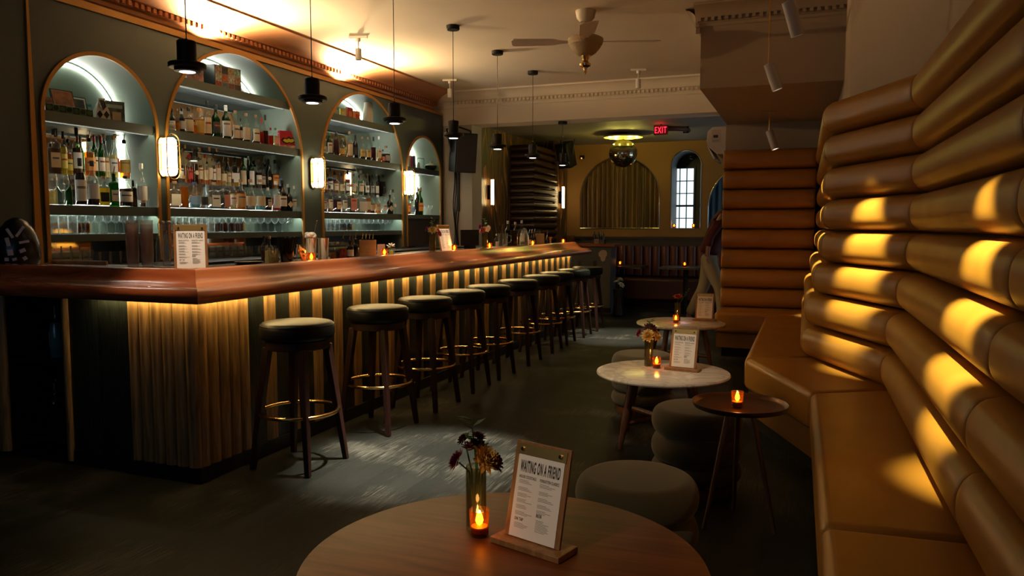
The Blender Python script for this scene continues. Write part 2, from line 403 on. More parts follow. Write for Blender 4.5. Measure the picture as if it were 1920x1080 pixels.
# right wall follows the facets of the banquette
WR = [(.25,9.6),(.25,5.42),(.655,4.50),(.665,2.35),(.70,-3.65)]
mb = MB()
for (xa, ya), (xb, yb) in zip(WR[:-1], WR[1:]):
    mb.add([(xa,ya,0),(xb,yb,0),(xb,yb,ZC),(xa,ya,ZC)], [(0,1,2,3)])
    mb.add([(xa+.12,ya,0),(xb+.12,yb,0),(xb+.12,yb,ZC),(xa+.12,ya,ZC)], [(3,2,1,0)])
struct('wall_right', mb, TAN, smooth=12)
# far room
HB = [(-3.623,-2.260,1.79,1.275),(-2.075,-1.590,2.305,1.275),(-1.47,-.13,1.62,1.275)]
mb = MB(); wall_columns(mb, -4.3, 1.3, 0, ZB, HB, putY(12.8))
OCH = pbr('ochre_plaster', (.28,.135,.036), .75, bump=.05, bscale=30, var=.05, vscale=2)
struct('wall_back', mb, OCH, smooth=0)
mb = MB().box(-4.28, .9, 12.74, 12.8, 0, 1.10).box(-4.28, .9, 12.71, 12.8, 1.10, 1.135)
struct('wainscot', mb, pbr('dark_wainscot', (.03,.024,.017), .5))
struct('wall_far_left', MB().box(-4.3, -4.2, 9.58, 12.8, 0, ZB), RINGW)
mb = MB().box(1.2, 1.3, 9.5, 12.8, 0, .95).box(1.2, 1.3, 9.5, 12.8, 2.3, ZB).box(1.2, 1.3, 9.5, 10.2, .95, 2.3).box(1.2, 1.3, 11.9, 12.8, .95, 2.3)
struct('wall_far_right', mb, OCH)
struct('wall_far_front', MB().box(.3, 1.3, 9.5, 9.6, 0, ZB), OCH)
struct('window_3', MB().box(1.27, 1.29, 10.2, 11.9, .95, 2.3), emit('street_daylight', (.55,.78,1.0), 1.6))
mb = MB().box(-5.0, .85, -3.7, -3.6, 0, .8).box(-5.0, .85, -3.7, -3.6, 2.6, ZC).box(-5.0, -3.9, -3.7, -3.6, .8, 2.6).box(-.2, .85, -3.7, -3.6, .8, 2.6).box(-2.2, -1.9, -3.7, -3.6, .8, 2.6)
struct('wall_front', mb, SAGE)
struct('window_2', MB().box(-3.9, -2.2, -3.68, -3.66, .8, 2.6).box(-1.9, -.2, -3.68, -3.66, .8, 2.6), emit('street_dusk', (.38,.62,1.0), .55))
# gold trim lines on the panelling
def ribbon(pts, w, nrm_u, x0, x1):
    """flat bar along pts (y,z), width w, front at x1"""
    mb = MB(); n = len(pts)
    L = []; Rr = []
    for i, (y, z) in enumerate(pts):
        a = pts[max(0, i-1)]; b = pts[min(n-1, i+1)]
        t = Vector((b[0]-a[0], b[1]-a[1])).normalized(); p = Vector((-t.y, t.x))
        if 0 < i < n-1:
            t1 = Vector((y-a[0], z-a[1])).normalized(); c = max(.5, t1.dot(t)); p = p/c
        L.append((y+p.x*w/2, z+p.y*w/2)); Rr.append((y-p.x*w/2, z-p.y*w/2))
    for i in range(n-1):
        q = [L[i], L[i+1], Rr[i+1], Rr[i]]
        vs = [(x0, u, v) for u, v in q]+[(x1, u, v) for u, v in q]
        fs = [(0,1,2,3),(7,6,5,4),(0,4,5,1),(2,6,7,3)]
        if i == 0: fs.append((0,3,7,4))
        if i == n-2: fs.append((1,5,6,2))
        mb.add(vs, fs)
    return mb
tr = ribbon([(3.50, 1.078),(3.425, 1.078),(3.425, 2.775),(9.19, 2.775)], .026, 0, WX, WX+.012)
struct('trim_4', tr, GOLD)

# ------------------------------------------------------------------ arched alcoves with their shelves
def arch_pts(a, grow=0, zb=1.05, n=40, r=None):
    r = a['r']+grow if r is None else r
    return [(a['c']-r, zb)]+[(a['c']-r*math.cos(PI*i/n), a['zs']+r*math.sin(PI*i/n)) for i in range(n+1)]+[(a['c']+r, zb)]
XB = -4.84
SH = {'A':1.455, 'B':2.045, 'C':2.46, 'G':1.262}
lev = [dict(A=1.455,G=1.262,C=2.05), dict(A=1.455,G=1.262,B=2.045,C=2.46), dict(A=1.455,G=1.262,B=2.045,C=2.46), dict(A=1.455,C=2.035)]
albl = ['narrow sage-lined arched alcove with gold trim at the near end of the back bar',
        'wide arched alcove with photo box on top shelf, behind the bar corner',
        'wide arched alcove with small bright boxes on its top shelf',
        'small narrow arched alcove at the far end of the back bar']
for a, lv, lb in zip(ALC, lev, albl):
    t = thing('arched_alcove', lb, 'shelf', (WX, a['c'], 1.05), 0, 'arched alcoves of the back bar')
    def L(mb): return mb.xf(Matrix.Translation((-WX, -a['c'], -1.05)))
    # lining: sides and vault
    p = arch_pts(a); mb = MB(); n = len(p)
    mb.add([(WX, y, z) for y, z in p]+[(XB, y, z) for y, z in p], [(i, i+1, i+1+n, i+n) for i in range(n-1)])
    L(mb).build('lining', SAGEIN, t, 30)
    # back: painted above the top shelf, mirror below it
    zt = lv['C']-.03
    def halfw(z): return a['r'] if z <= a['zs'] else math.sqrt(max(0, a['r']**2-(z-a['zs'])**2))
    up = [(a['c']-halfw(zt), zt)]+[(y, z) for y, z in p if z > zt]+[(a['c']+halfw(zt), zt)]
    L(MB().prism(up, XB-.01, XB, 'x')).build('upper_back_panel', SAGEIN, t)
    lo = [(y, z) for y, z in p if z <= zt]
    lo = [q for q in lo if q[0] < a['c']]+[(a['c']-halfw(zt), zt), (a['c']+halfw(zt), zt)]+[q for q in lo if q[0] > a['c']]
    L(MB().prism(lo, XB-.01, XB, 'x')).build('mirror_back', MIRROR, t)
    # gold arch trim
    L(ribbon(arch_pts(a, .012, 1.065), .026, 0, WX, WX+.014)).build('gold_trim', GOLD, t)
    for k, z in lv.items():
        h0, h1 = halfw(z)-.002, halfw(z-.048)-.002
        q = [(a['c']-h0, z),(a['c']+h0, z),(a['c']+h1, z-.048),(a['c']-h1, z-.048)]
        L(MB().prism(q, XB+.001, WX-.004, 'x')).build('shelf_board', SAGE, t)
    for k in ('B','C'):                                       # front strips under the upper boards, behind a small lip
        if k in lv:
            h = halfw(lv[k]-.07)-.012
            L(MB().box(-4.545, -4.533, a['c']-h, a['c']+h, lv[k]-.056, lv[k]-.049)).build('led_strip', LEDF, t)
            L(MB().box(-4.520, WX-.004, a['c']-h-.005, a['c']+h+.005, lv[k]-.066, lv[k]-.048)).build('shelf_lip', SAGE, t)
            L(MB().box(-4.562, -4.558, a['c']-h-.005, a['c']+h+.005, lv[k]-.068, lv[k]-.048)).build('strip_baffle', SAGE, t)  # added baffle, keeps the strip's reflection out of the mirror
    # led strips
    zt = lv['C']
    ap = [(a['c']-(a['r']-.014)*math.cos(PI*i/40), a['zs']+(a['r']-.014)*math.sin(PI*i/40)) for i in range(41)]
    ap = [q for q in ap if q[1] > zt+.005]
    mb = MB()
    for (y0, z0), (y1, z1) in zip(ap[:-1], ap[1:]):
        def inn(y, z, d): v = Vector((y-a['c'], z-a['zs'])); v = v*(1-d/v.length); return (y and a['c']+v.x, a['zs']+v.y)
        i0, i1 = inn(y0, z0, .018), inn(y1, z1, .018)
        mb.add([(XB+.006,y0,z0),(XB+.006,y1,z1),(XB+.016,*i1),(XB+.016,*i0)], [(0,1,2,3)])
    L(mb).build('led_strip', LEDV, t)
    hs = a['r']-.02
    if 'B' in lv:
        L(MB().box(XB+.004, XB+.016, a['c']-hs, a['c']+hs, lv['B']+.001, lv['B']+.009)).build('led_strip', LED, t)
        vz = [(lv['A']+.02, lv['B']-.06)] if a is ALC[0] else []
    else:
        vz = [(lv['A']+.02, lv['C']-.06)]
    if a is ALC[0]: vz = [(lv['A']+.02, lv['C']-.06)]
    L(MB().box(XB+.004, XB+.014, a['c']-hs, a['c']+hs, lv['A']+.001, lv['A']+.010)).build('led_strip', LED, t)
    for z0, z1 in vz:
        L(MB().box(XB+.004, XB+.016, a['y1']-.016, a['y1']-.004, z0, z1)).build('led_strip', LED, t)
    if 'G' in lv:
        L(MB().box(-4.545, -4.533, a['c']-hs, a['c']+hs, lv['A']-.056, lv['A']-.049)).build('led_strip', LEDG, t)
        L(MB().box(-4.520, WX-.004, a['c']-a['r']+.002, a['c']+a['r']-.002, lv['A']-.066, lv['A']-.048)).build('shelf_lip', SAGE, t)
        L(MB().box(-4.562, -4.558, a['c']-a['r']+.002, a['c']+a['r']-.002, lv['A']-.0575, lv['A']-.048)).build('strip_baffle', SAGE, t)  # same added baffle behind the glass-shelf strip
        # glass step that carries the back row of bottles
        L(MB().box(-4.825, -4.675, a['y0']+.01, a['y1']-.01, 1.655, 1.663)).build('glass_step', CLEAR, t)
        for yy in (a['y0']+.06, a['c'], a['y1']-.06):
            L(MB().box(-4.80, -4.70, yy-.004, yy+.004, 1.455, 1.655)).build('step_support', CLEAR, t)
    else:
        d = MB().box(-4.60, -4.58, a['y0']+.02, a['y1']-.02, 1.06, 1.405)
        L(d).build('dark_door', DARKW, t)
        L(MB().box(-4.582, -4.574, a['y0']+.09, a['y0']+.12, 1.2, 1.3)).build('door_pull', BLACK, t)
# back counter under the alcoves
t = thing('back_counter', 'long dark back counter below the arched alcoves', 'counter', (-4.5, 3.62, 0))
def L(mb): return mb.xf(Matrix.Translation((4.5, -3.62, 0)))
L(MB().box(-4.495, -4.14, 3.62, 9.19, .04, 1.01)).build('cabinet_body', DARKW, t)
L(MB().box(-4.495, -4.10, 3.62, 9.19, 1.01, 1.05)).build('counter_top', pbr('dark_stone_top', (.02,.02,.02), .3), t)
for i in range(8):
    y = 3.64+i*.69
    L(MB().box(-4.14, -4.125, y+.01, y+.67, .12, .96)).build('door', DARKW, t)
for a in ALC[:3]:                                             # counter continues into the alcove
    L(MB().box(XB+.001, -4.4955, a['y0']+.003, a['y1']-.003, 1.0, 1.05)).build('alcove_ledge', pbr('dark_stone_top', (.02,.02,.02), .3), t)
# ------------------------------------------------------------------ bottles
PROF = {
 'q': [(0,0),(.92,0),(1,.02),(1,.58),(.92,.65),(.52,.73),(.35,.78),(.32,.95),(.37,.955),(.37,1),(0,1)],
 'w': [(0,0),(.95,0),(1,.02),(1,.60),(.86,.68),(.46,.76),(.37,.82),(.35,.96),(.39,.965),(.39,1),(0,1)],
 's': [(0,0),(.90,0),(1,.02),(1,.42),(.93,.51),(.62,.66),(.37,.78),(.32,.95),(.37,.955),(.37,1),(0,1)],
 'b': [(0,0),(.95,0),(1,.02),(1,.66),(.96,.72),(.42,.77),(.37,.80),(.37,1),(0,1)],
 'r': [(0,0),(.5,0),(.85,.08),(1,.26),(.86,.44),(.42,.58),(.29,.64),(.27,.95),(.31,.955),(.31,1),(0,1)],
}
# short colour codes -> (glass tint, liquid)   liquids: None = glass itself is coloured or clear
LQ = {'am':(.55,.20,.02),'or':(.80,.30,.03),'br':(.20,.06,.012),'dk':(.035,.012,.008),'rd':(.50,.03,.02),'dr':(.13,.012,.012),
      'ye':(.75,.55,.06),'st':(.80,.72,.38),'cl':None,'gr':None,'bk':None,'tl':(.10,.45,.45),'gn':(.10,.40,.18),'bl':(.30,.60,.65),'go':(.62,.36,.06)}
LN = {'am':'amber','or':'orange','br':'brown','dk':'dark','rd':'red','dr':'deep red','ye':'yellow','st':'straw-coloured','cl':'clear','gr':'green glass','bk':'black','tl':'teal','gn':'pale green','bl':'pale blue','go':'golden'}
LC = {'w':(.84,.80,.72),'c':(.74,.60,.38),'t':(.55,.32,.13),'r':(.55,.05,.04),'g':(.60,.40,.10),'k':(.02,.02,.02),'o':(.80,.33,.06),'p':(.75,.33,.28),'y':(.75,.60,.12),'b':(.20,.36,.62),'e':(.42,.40,.36)}
LCN = {'w':'white','c':'cream','t':'tan','r':'red','g':'gold','k':'black','o':'orange','p':'pink','y':'yellow','b':'blue','e':'grey'}
CC = {'k':((.012,.012,.012),.4),'r':((.45,.02,.02),.35),'w':((.75,.73,.68),.4),'s':((.5,.5,.5),.3),'g':((.06,.22,.08),.4),'o':((.6,.25,.05),.4),'b':((.05,.08,.22),.4)}
CCN = {'k':'black','r':'red','w':'white','s':'silver','g':'green','o':'orange','b':'blue','c':'cork','p':'pourer'}
GREEN = glass('green_glass', (.05,.26,.07), .12, (.02,.16,.04))
DGREEN = glass('dark_green_glass', (.03,.09,.04), .25, (.008,.03,.012))
BLACKG = pbr('black_glass', (.006,.006,.007), .12)
NECKDARK = glass('brown_glass', (.22,.09,.03), .2, (.10,.03,.01))
def bottle_parts(t, kind, H, Rr, col, lab, cap, n=2, sy=1, lh=(.16,.50)):
    pf = PROF[kind]
    liq = LQ[col]
    gm = GREEN if col == 'gr' else (BLACKG if col == 'bk' else CLEAR)
    body = MB().lathe([(r*Rr, z*H) for r, z in pf], 14, n=n, sx=sy).build('glass_body', gm, t, 40)
    top = {'q':.60,'w':.66,'s':.46,'b':.66,'r':.50}[kind]
    fill = top*random.choice([.75,.9,1.0,1.08])
    if liq:
        pr = [(r*Rr*.93, max(z*H, .006)) for r, z in pf if z <= fill]
        rl = pr[-1][0]
        pr += [(rl, fill*H), (0, fill*H)]
        MB().lathe(pr, 12, n=n, sx=sy).build('drink', liquid(liq), t, 40)
    if lab and lab in LC:
        z0, z1 = lh[0]*H, lh[1]*H
        k = 1.018 if kind not in 'r' else .99
        rr = Rr*k*(1 if kind != 'r' else .98)
        m = paint(LC[lab], .6)
        if n == 2:
            mb = MB().lathe([(rr, z0), (rr, z1)], 14, n=n, sx=sy, a0=-1.25, a1=1.25)
        else:
            e = Rr*sy*1.02+.0008
            mb = MB().box(e-.0012, e, -Rr*.8, Rr*.8, z0, z1)
        lo = mb.build('paper_label', m, t, 40)
        if random.random() < .6 and H > .2:                    # printed bands on the label
            pm = paint(random.choice([(.05,.04,.04),(.35,.05,.03),(.25,.20,.10),(.08,.12,.2)]), .6)
            zz = z0+(z1-z0)*random.uniform(.55,.75); hh = (z1-z0)*.12
            mb = MB()
            if n == 2:
                mb.lathe([(rr*1.004, zz), (rr*1.004, zz+hh)], 10, sx=sy, a0=-.8, a1=.8)
            else:
                mb.box(e, e+.0006, -Rr*.55, Rr*.55, zz, zz+hh)
            mb.build('printed_band', pm, lo, 40)
    elif lab == 'd':                                          # diamond label
        e = Rr*1.03; a = Rr*.9
        MB().add([(e,-a,.3*H),(e,0,.3*H-a*1.05),(e,a,.3*H),(e,0,.3*H+a*1.05)], [(0,1,2,3)]).build('diamond_label', paint(LC['c'], .6), t, 0)
    elif lab == 'n':                                          # round label
        e = Rr*1.02; a = Rr*.62
        MB().add([(e, a*math.cos(2*PI*i/20), .36*H+a*math.sin(2*PI*i/20)) for i in range(20)], [tuple(range(20))]).build('round_label', paint(LC['c'], .6), t, 0)
    nr = (.32 if kind != 'r' else .27)*Rr
    if cap == 'p':
        o = MB().lathe([(nr*1.15,.93*H),(nr*1.15,1.0*H),(nr*.8,1.02*H),(0,1.02*H)], 10)
        o.build('pourer_collar', BLACKP, t)
        MB().cyl((0,0,1.01*H), (0,.010,1.0*H+.055), .0042, .003, 8).build('pourer_spout', STEEL, t)
    elif cap == 'c':
        MB().lathe([(nr*1.05,.985*H),(nr*1.3,.99*H),(nr*1.3,1.09*H),(0,1.09*H)], 12).build('cork', CORK, t)
    elif cap:
        c, ro = CC[cap]
        z0 = .86 if kind in 'w' else .91
        MB().lathe([(nr*1.22,z0*H),(nr*1.24,1.025*H),(nr*1.1,1.035*H),(0,1.035*H)], 12).build('cap', paint(c, ro), t)
def bottle(loc, rz, label, group, *a, **k):
    t = thing('bottle', label, 'bottle', loc, rz, group)
    bottle_parts(t, *a, **k)
    return t
def shelf_bottles(spec, zbase, xp, where, group):
    """spec rows: x_px, top_px, width_px, kind, drink, label, cap [,flags]; placed on the plane X=xp standing at zbase"""
    rows = [r.split(',') for r in spec.split()]
    al = next(a for a in ALC if where.endswith(a['n']))
    P = []
    for r in rows:
        p = onX(float(r[0]), float(r[1]), xp); d = depth((xp, p.y, zbase+.1))
        P.append([xp, p.y, max(.016, min(.062, float(r[2])*d/FPX/2*.98))])
    zt = zbase+.30
    for q in P: q[2] *= .9 if xp < -4.65 else 1
    hw = al['r'] if zt <= al['zs'] else math.sqrt(max(.01, al['r']**2-(zt-al['zs'])**2))
    x0, x1 = (xp-.03, xp+.035) if xp < -4.65 else (xp-.045, xp+.035)
    for it in range(90):
        for a in range(len(P)):
            for b in range(a+1, len(P)):
                dx, dy = P[b][0]-P[a][0], P[b][1]-P[a][1]; m = P[a][2]+P[b][2]+.002; l = math.hypot(dx, dy)
                if l < m:
                    if abs(dx) < 1e-4: dx = .004 if (a+b) % 4 == 1 else -.004
                    l = max(1e-4, math.hypot(dx, dy)); s = (m-l)/2*.6
                    P[a][0] -= dx/l*s*1.5; P[b][0] += dx/l*s*1.5; P[a][1] -= dy/l*s*.7; P[b][1] += dy/l*s*.7
        for q in P:
            q[1] = min(max(q[1], al['c']-hw+q[2]+.012), al['c']+hw-q[2]-.018); q[0] = min(max(q[0], x0 if q[0] < -4.65 else max(x0, -4.672+q[2])), x1)
            if xp < -4.65: q[0] = min(max(q[0], -4.82+q[2]), -4.68-q[2]+.01)
            else: q[0] = min(q[0], -4.507-q[2])
    for i, r in enumerate(rows):
        x, ty, w = float(r[0]), float(r[1]), float(r[2])
        fl = r[7] if len(r) > 7 else ''
        p = onX(x, ty, xp); p2 = onX(x, ty+30, xp)
        # base of the bottle on the shelf at this place
        H = max(.12, min(.36, p.z-zbase))
        Rr = P[i][2]/1.02
        n = 5 if ('q' in fl or r[3] == 'b') else 2
        sy = .62 if 'f' in fl else 1
        if r[6] in 'kwrsgobp' and r[6]: H = H/1.03 if r[6] != 'p' else H-.05
        elif r[6] == 'c': H = H/1.08
        ln = LN[r[4]]; lab = LCN.get(r[5], {'d':'diamond','n':'round'}.get(r[5]))
        desc = ln+' bottle'+((' with %s label' % lab) if lab else ' without label')
        bottle((P[i][0], P[i][1], zbase+.0006), R_(-22+random.uniform(-14,14)), '%s, %s from left, %s' % (desc, nth(i), where), group,
               r[3], H, Rr, r[4], r[5], r[6], n=n, sy=sy, lh=(.10,.56) if 't' in fl else (.16,.50))
A, B_ = 1.455, 2.045
shelf_bottles('''100,243,23,b,br,t,k,q 118,247,14,w,ye,y,k 131,255,13,q,ye,y,p 143,240,19,w,dr,w,k 153,256,11,w,gr,,k 163,247,22,q,or,o,p 176,253,13,w,gr,w,r 187,255,13,w,gr,w,r 199,252,16,s,st,c,c 208,256,16,q,st,w,c 218,252,14,q,st,r,c 237,252,22,s,am,g,p''',
  1.6635, -4.75, 'back row, left narrow alcove', 'bottles on the step of the left narrow alcove')
shelf_bottles('''128,330,12,w,gr,,k 149,297,20,w,dk,w,k,t 172,302,22,q,dk,w,k 194,331,19,b,ye,k,c,q 212,313,16,b,gr,w,p,q 234,318,24,q,dk,w,p 252,338,11,b,bk,,k,q 268,308,19,s,cl,w,w 279,335,10,q,br,t,w''',
  A, -4.585, 'front row, left narrow alcove', 'bottles on the lower shelf of the left narrow alcove')
shelf_bottles('''322,205,11,q,dk,w,k 332,205,9,s,am,,c 340,203,11,q,dk,w,k 353,202,17,q,br,c,k,t 364,226,9,b,or,,k,q 373,203,18,q,or,g,o,t 388,190,14,q,br,c,k,t 404,197,16,w,gr,k,k 423,198,16,w,gr,w,w,t 441,208,15,s,br,c,c,t 451,222,7,q,dk,w,k 461,213,14,q,dk,c,c,t 479,216,14,q,dk,c,c,t 490,222,9,w,rd,,r 497,216,11,w,dr,,k 507,240,9,b,rd,,r,q 516,240,12,b,st,p,g,q''',
  B_, -4.60, 'upper shelf, first wide alcove', 'bottles on the upper shelf of the first wide alcove')
shelf_bottles('''338,286,11,q,dk,w,k 347,272,9,s,am,,c 356,290,12,q,rd,r,r 364,284,15,q,dr,n,k 374,278,12,q,am,c,c 384,290,12,q,or,c,r 393,277,12,s,am,c,c 399,284,9,q,br,w,k 407,278,12,q,or,c,c 418,292,13,s,go,c,p 428,296,10,q,st,c,c 439,298,20,b,go,w,k,q 455,294,13,w,gr,c,k,t 470,294,13,w,gr,w,k,t 484,300,14,q,dr,w,c 493,296,9,q,dk,c,p 500,299,12,w,bk,n,k 512,300,15,q,go,c,p 524,314,15,b,am,t,c,q 537,304,15,q,am,o,k 547,316,10,q,br,b,k 557,306,11,s,am,c,c''',
  1.6635, -4.75, 'back row, first wide alcove', 'bottles on the step of the first wide alcove')
shelf_bottles('''327,340,21,b,cl,w,c,qt 344,330,15,b,am,,c,q 364,342,24,r,bl,b,b 382,345,15,q,cl,k,k 401,342,20,b,cl,w,c,qt 420,340,17,b,cl,p,c,qt 436,336,13,q,st,w,k 451,337,18,q,or,t,c,t 469,337,19,s,cl,c,c 487,337,19,s,bl,c,c 502,352,11,b,dk,w,w,q 517,340,16,q,rd,w,w,t 532,338,16,q,bk,w,k 543,352,13,q,bk,d,k 553,346,12,q,cl,w,w 562,350,9,q,cl,w,w''',
  A, -4.585, 'front row, first wide alcove', 'bottles on the lower shelf of the first wide alcove')
shelf_bottles('''617,248,11,w,gr,w,g,t 630,248,12,w,dr,,k 641,262,10,q,am,g,k 655,247,12,q,am,c,c,t 666,253,10,w,bk,k,k 679,257,10,q,dk,g,c 690,258,10,q,dk,g,c 700,257,10,w,dr,,k 710,256,9,s,go,c,w 719,281,8,b,rd,p,k,q 733,276,15,b,dk,e,c,q''',
  B_, -4.60, 'upper shelf, second wide alcove', 'bottles on the upper shelf of the second wide alcove')
shelf_bottles('''610,320,10,q,rd,c,k 619,316,11,q,dr,w,k 630,324,10,q,am,c,k 641,326,11,q,cl,c,k 652,320,10,w,dr,w,k 663,321,10,s,ye,c,w 676,320,13,q,gn,c,w 688,326,9,q,dk,w,c 698,328,9,q,cl,e,k 706,326,9,w,dk,w,c 714,329,9,b,bk,,k,q 722,329,9,b,dk,k,k,q''',
  1.6635, -4.75, 'back row, second wide alcove', 'bottles on the step of the second wide alcove')
shelf_bottles('''607,355,10,q,cl,w,w 618,348,11,q,cl,w,k 632,357,13,b,dr,c,k,q 645,348,12,q,cl,w,c 658,346,18,b,cl,p,c,qt 677,360,20,b,cl,w,k,qt 690,352,10,q,am,c,c 698,366,9,q,br,c,k 708,366,12,q,or,c,w 720,364,12,s,cl,w,k 731,358,12,q,bk,d,p 743,356,11,q,cl,n,k''',
  A, -4.585, 'front row, second wide alcove', 'bottles on the lower shelf of the second wide alcove')
shelf_bottles('''767,368,7,q,or,o,k 773,374,9,q,cl,b,k 781,360,8,q,bk,,k 787,354,13,w,gr,o,c''',
  A, -4.585, 'front row, far narrow alcove', 'bottles on the shelf of the far narrow alcove')
shelf_bottles('''783,337,7,w,bk,,k 789,336,7,w,dk,,k''',
  A, -4.70, 'back row, far narrow alcove', 'dark bottles at the back of the far narrow alcove')

# ------------------------------------------------------------------ glassware on the shelves
def glass_mesh(kind):
    if kind == 'coupe': pr = [(0,0),(.033,0),(.033,.002),(.006,.006),(.004,.012),(.004,.070),(.012,.078),(.036,.092),(.047,.118),(.048,.132),(.0465,.132),(.045,.118),(.034,.095),(.012,.082),(0,.082)]
    elif kind == 'wine': pr = [(0,0),(.036,0),(.036,.002),(.006,.006),(.004,.014),(.004,.085),(.016,.095),(.038,.125),(.040,.155),(.034,.205),(.033,.205),(.038,.155),(.036,.127),(.015,.099),(0,.097)]
    elif kind == 'rocks': pr = [(0,0),(.036,0),(.038,.004),(.042,.09),(.0405,.09),(.036,.012),(0,.012)]
    else: pr = [(0,0),(.031,0),(.032,.004),(.035,.145),(.0335,.145),(.030,.014),(0,.014)]
    mb = MB().lathe(pr, 18); o = mb.build('tmp', CLEARG); me = o.data; bpy.data.objects.remove(o); return me
GM = {k: glass_mesh(k) for k in ('coupe','wine','rocks','tall')}
GNAME = {'coupe':'coupe_glass','wine':'wine_glass','rocks':'tumbler','tall':'highball_glass'}
GWORD = {'coupe':'stemmed coupe glass','wine':'stemmed wine glass','rocks':'short tumbler','tall':'tall highball glass'}
GR = {'coupe':.0335,'wine':.041,'rocks':.0425,'tall':.036}; ROWEND = {}
def glasses(kind, pxs, xp, z, where, group, sc=1):
    al = next(a for a in ALC if where.endswith(a['n'])); sx = .69 if kind == 'coupe' else sc; g = GR[kind]*(1 if kind == 'coupe' else sc); n = 0
    for i, x in enumerate(pxs):
        key = (round(z, 2), xp, al['n']); y = max(onX(x, 430, xp).y, al['y0']+g+.006, ROWEND.get(key, 0)+g+.0015)
        if y > al['y1']-g-.02: break
        ROWEND[key] = y+g
        o = bpy.data.objects.new(GNAME[kind], GM[kind]); C.objects.link(o); o.location = (xp, y, z+.0006); o.scale = (sx, sx, sc*.97)
        tag(o, '%s, %s from left, %s' % (GWORD[kind], nth(i), where), 'glass', group)
G = 1.262
glasses('wine', [100,119], -4.56, A, 'beside the bottles, left narrow alcove', 'wine glasses beside the bottles')
glasses('tall', [101,118,133], -4.61, G, 'glass shelf, left narrow alcove', 'glassware on the near glass shelf', .95)
glasses('coupe', [150,166,182,199,215,231,247,262], -4.61, G, 'front of glass shelf, left narrow alcove', 'glassware on the near glass shelf')
glasses('coupe', [142,158,174,190,206,222,238], -4.74, G, 'rear of glass shelf, left narrow alcove', 'glassware on the near glass shelf')
glasses('tall', [104,121,138,154], -4.60, 1.05, 'counter under left narrow alcove', 'glassware on the counter under the left alcove', .95)
glasses('rocks', [170,186,201,216,231,246,261,276], -4.60, 1.05, 'counter under left narrow alcove', 'glassware on the counter under the left alcove')
glasses('tall', [323,333,343,353,363,373,383], -4.61, G, 'glass shelf, first wide alcove', 'glassware on the middle glass shelf', .95)
glasses('coupe', [395,409,423,437,450,464,477,490,503,516,529], -4.61, G, 'front of glass shelf, first wide alcove', 'glassware on the middle glass shelf')
glasses('coupe', [388,403,418,432,446,460,474,488,501,515,528,541], -4.74, G, 'rear of glass shelf, first wide alcove', 'glassware on the middle glass shelf')
glasses('wine', [541,552], -4.60, G, 'right end of glass shelf, first wide alcove', 'glassware on the middle glass shelf', .7)
glasses('rocks', [398,411,424,437,450,463,476,489,502,515], -4.60, 1.05, 'counter under first wide alcove', 'glassware on the counter under the first wide alcove')
glasses('tall', [608,616,624,632], -4.61, G, 'glass shelf, second wide alcove', 'glassware on the far glass shelf', .95)
glasses('coupe', [642,651,660,669,678,687,696,705,714,723,732], -4.61, G, 'front of glass shelf, second wide alcove', 'glassware on the far glass shelf')
glasses('coupe', [640,650,660,670,680,690,700,710,720], -4.72, G, 'rear of glass shelf, second wide alcove', 'glassware on the far glass shelf')
glasses('coupe', [800,807,814], -4.59, A, 'shelf of far narrow alcove', 'coupe glasses in the far narrow alcove')

# ------------------------------------------------------------------ things on the top shelves
def leaning_frame(name, label, x, y0px, y1px, top, lean, frame_c, mat_c, pic_c, xp, z, rz=-.25, mw=.12):
    p0, p1 = onX(y0px, 200, xp), onX(y1px, 200, xp)
    w = abs(p1.y-p0.y); h = top
    t = thing(name, label, 'picture frame', (xp, (p0.y+p1.y)/2, z+.001), 0)
    M = Matrix.Rotation(rz, 4, 'Z') @ Matrix.Rotation(-lean, 4, 'Y')
    MB().box(-.012,0,-w/2,w/2,0,h).xf(M).build('frame', paint(frame_c,.35), t)
    MB().box(0,.003,-w/2+.008,w/2-.008,.008,h-.008).xf(M).build('mat_board', paint(mat_c,.6), t)
    a = w*mw
    pic = MB().box(.003,.005,-w/2+a,w/2-a,a,h-a).xf(M).build('picture', pbr('faded_print_'+name+ck(pic_c), pic_c, .6, var=.6, vscale=14), t)
    return t
Z1, Z2, Z3, Z4 = 2.05, 2.46, 2.46, 2.035
leaning_frame('framed_poster', 'orange poster in thin black frame leaning in left alcove', 0, 106, 144, .20, .30, (.01,.01,.01), (.50,.20,.11), (.42,.15,.08), -4.70, Z1, -.15)
leaning_frame('framed_photograph', 'black frame with white mat around a dark photograph', 0, 140, 166, .175, .22, (.01,.01,.01), (.8,.8,.76), (.05,.05,.05), -4.76, Z1, -.1, .18)
leaning_frame('leaning_picture', 'small brown frame at far left of the left alcove', 0, 90, 104, .13, .25, (.10,.04,.02), (.30,.12,.05), (.25,.09,.04), -4.72, Z1, -.1)
t = thing('blue_card', 'narrow bright blue card beside the white-matted photograph', 'card', (-4.78, onX(167,180,-4.78).y, Z1+.001))
MB().box(-.006,0,-.018,.018,0,.13).build('board', paint((.06,.40,.55),.5), t); MB().box(0,.0012,-.013,.013,.07,.11).build('white_print', paint((.6,.75,.78),.5), t)
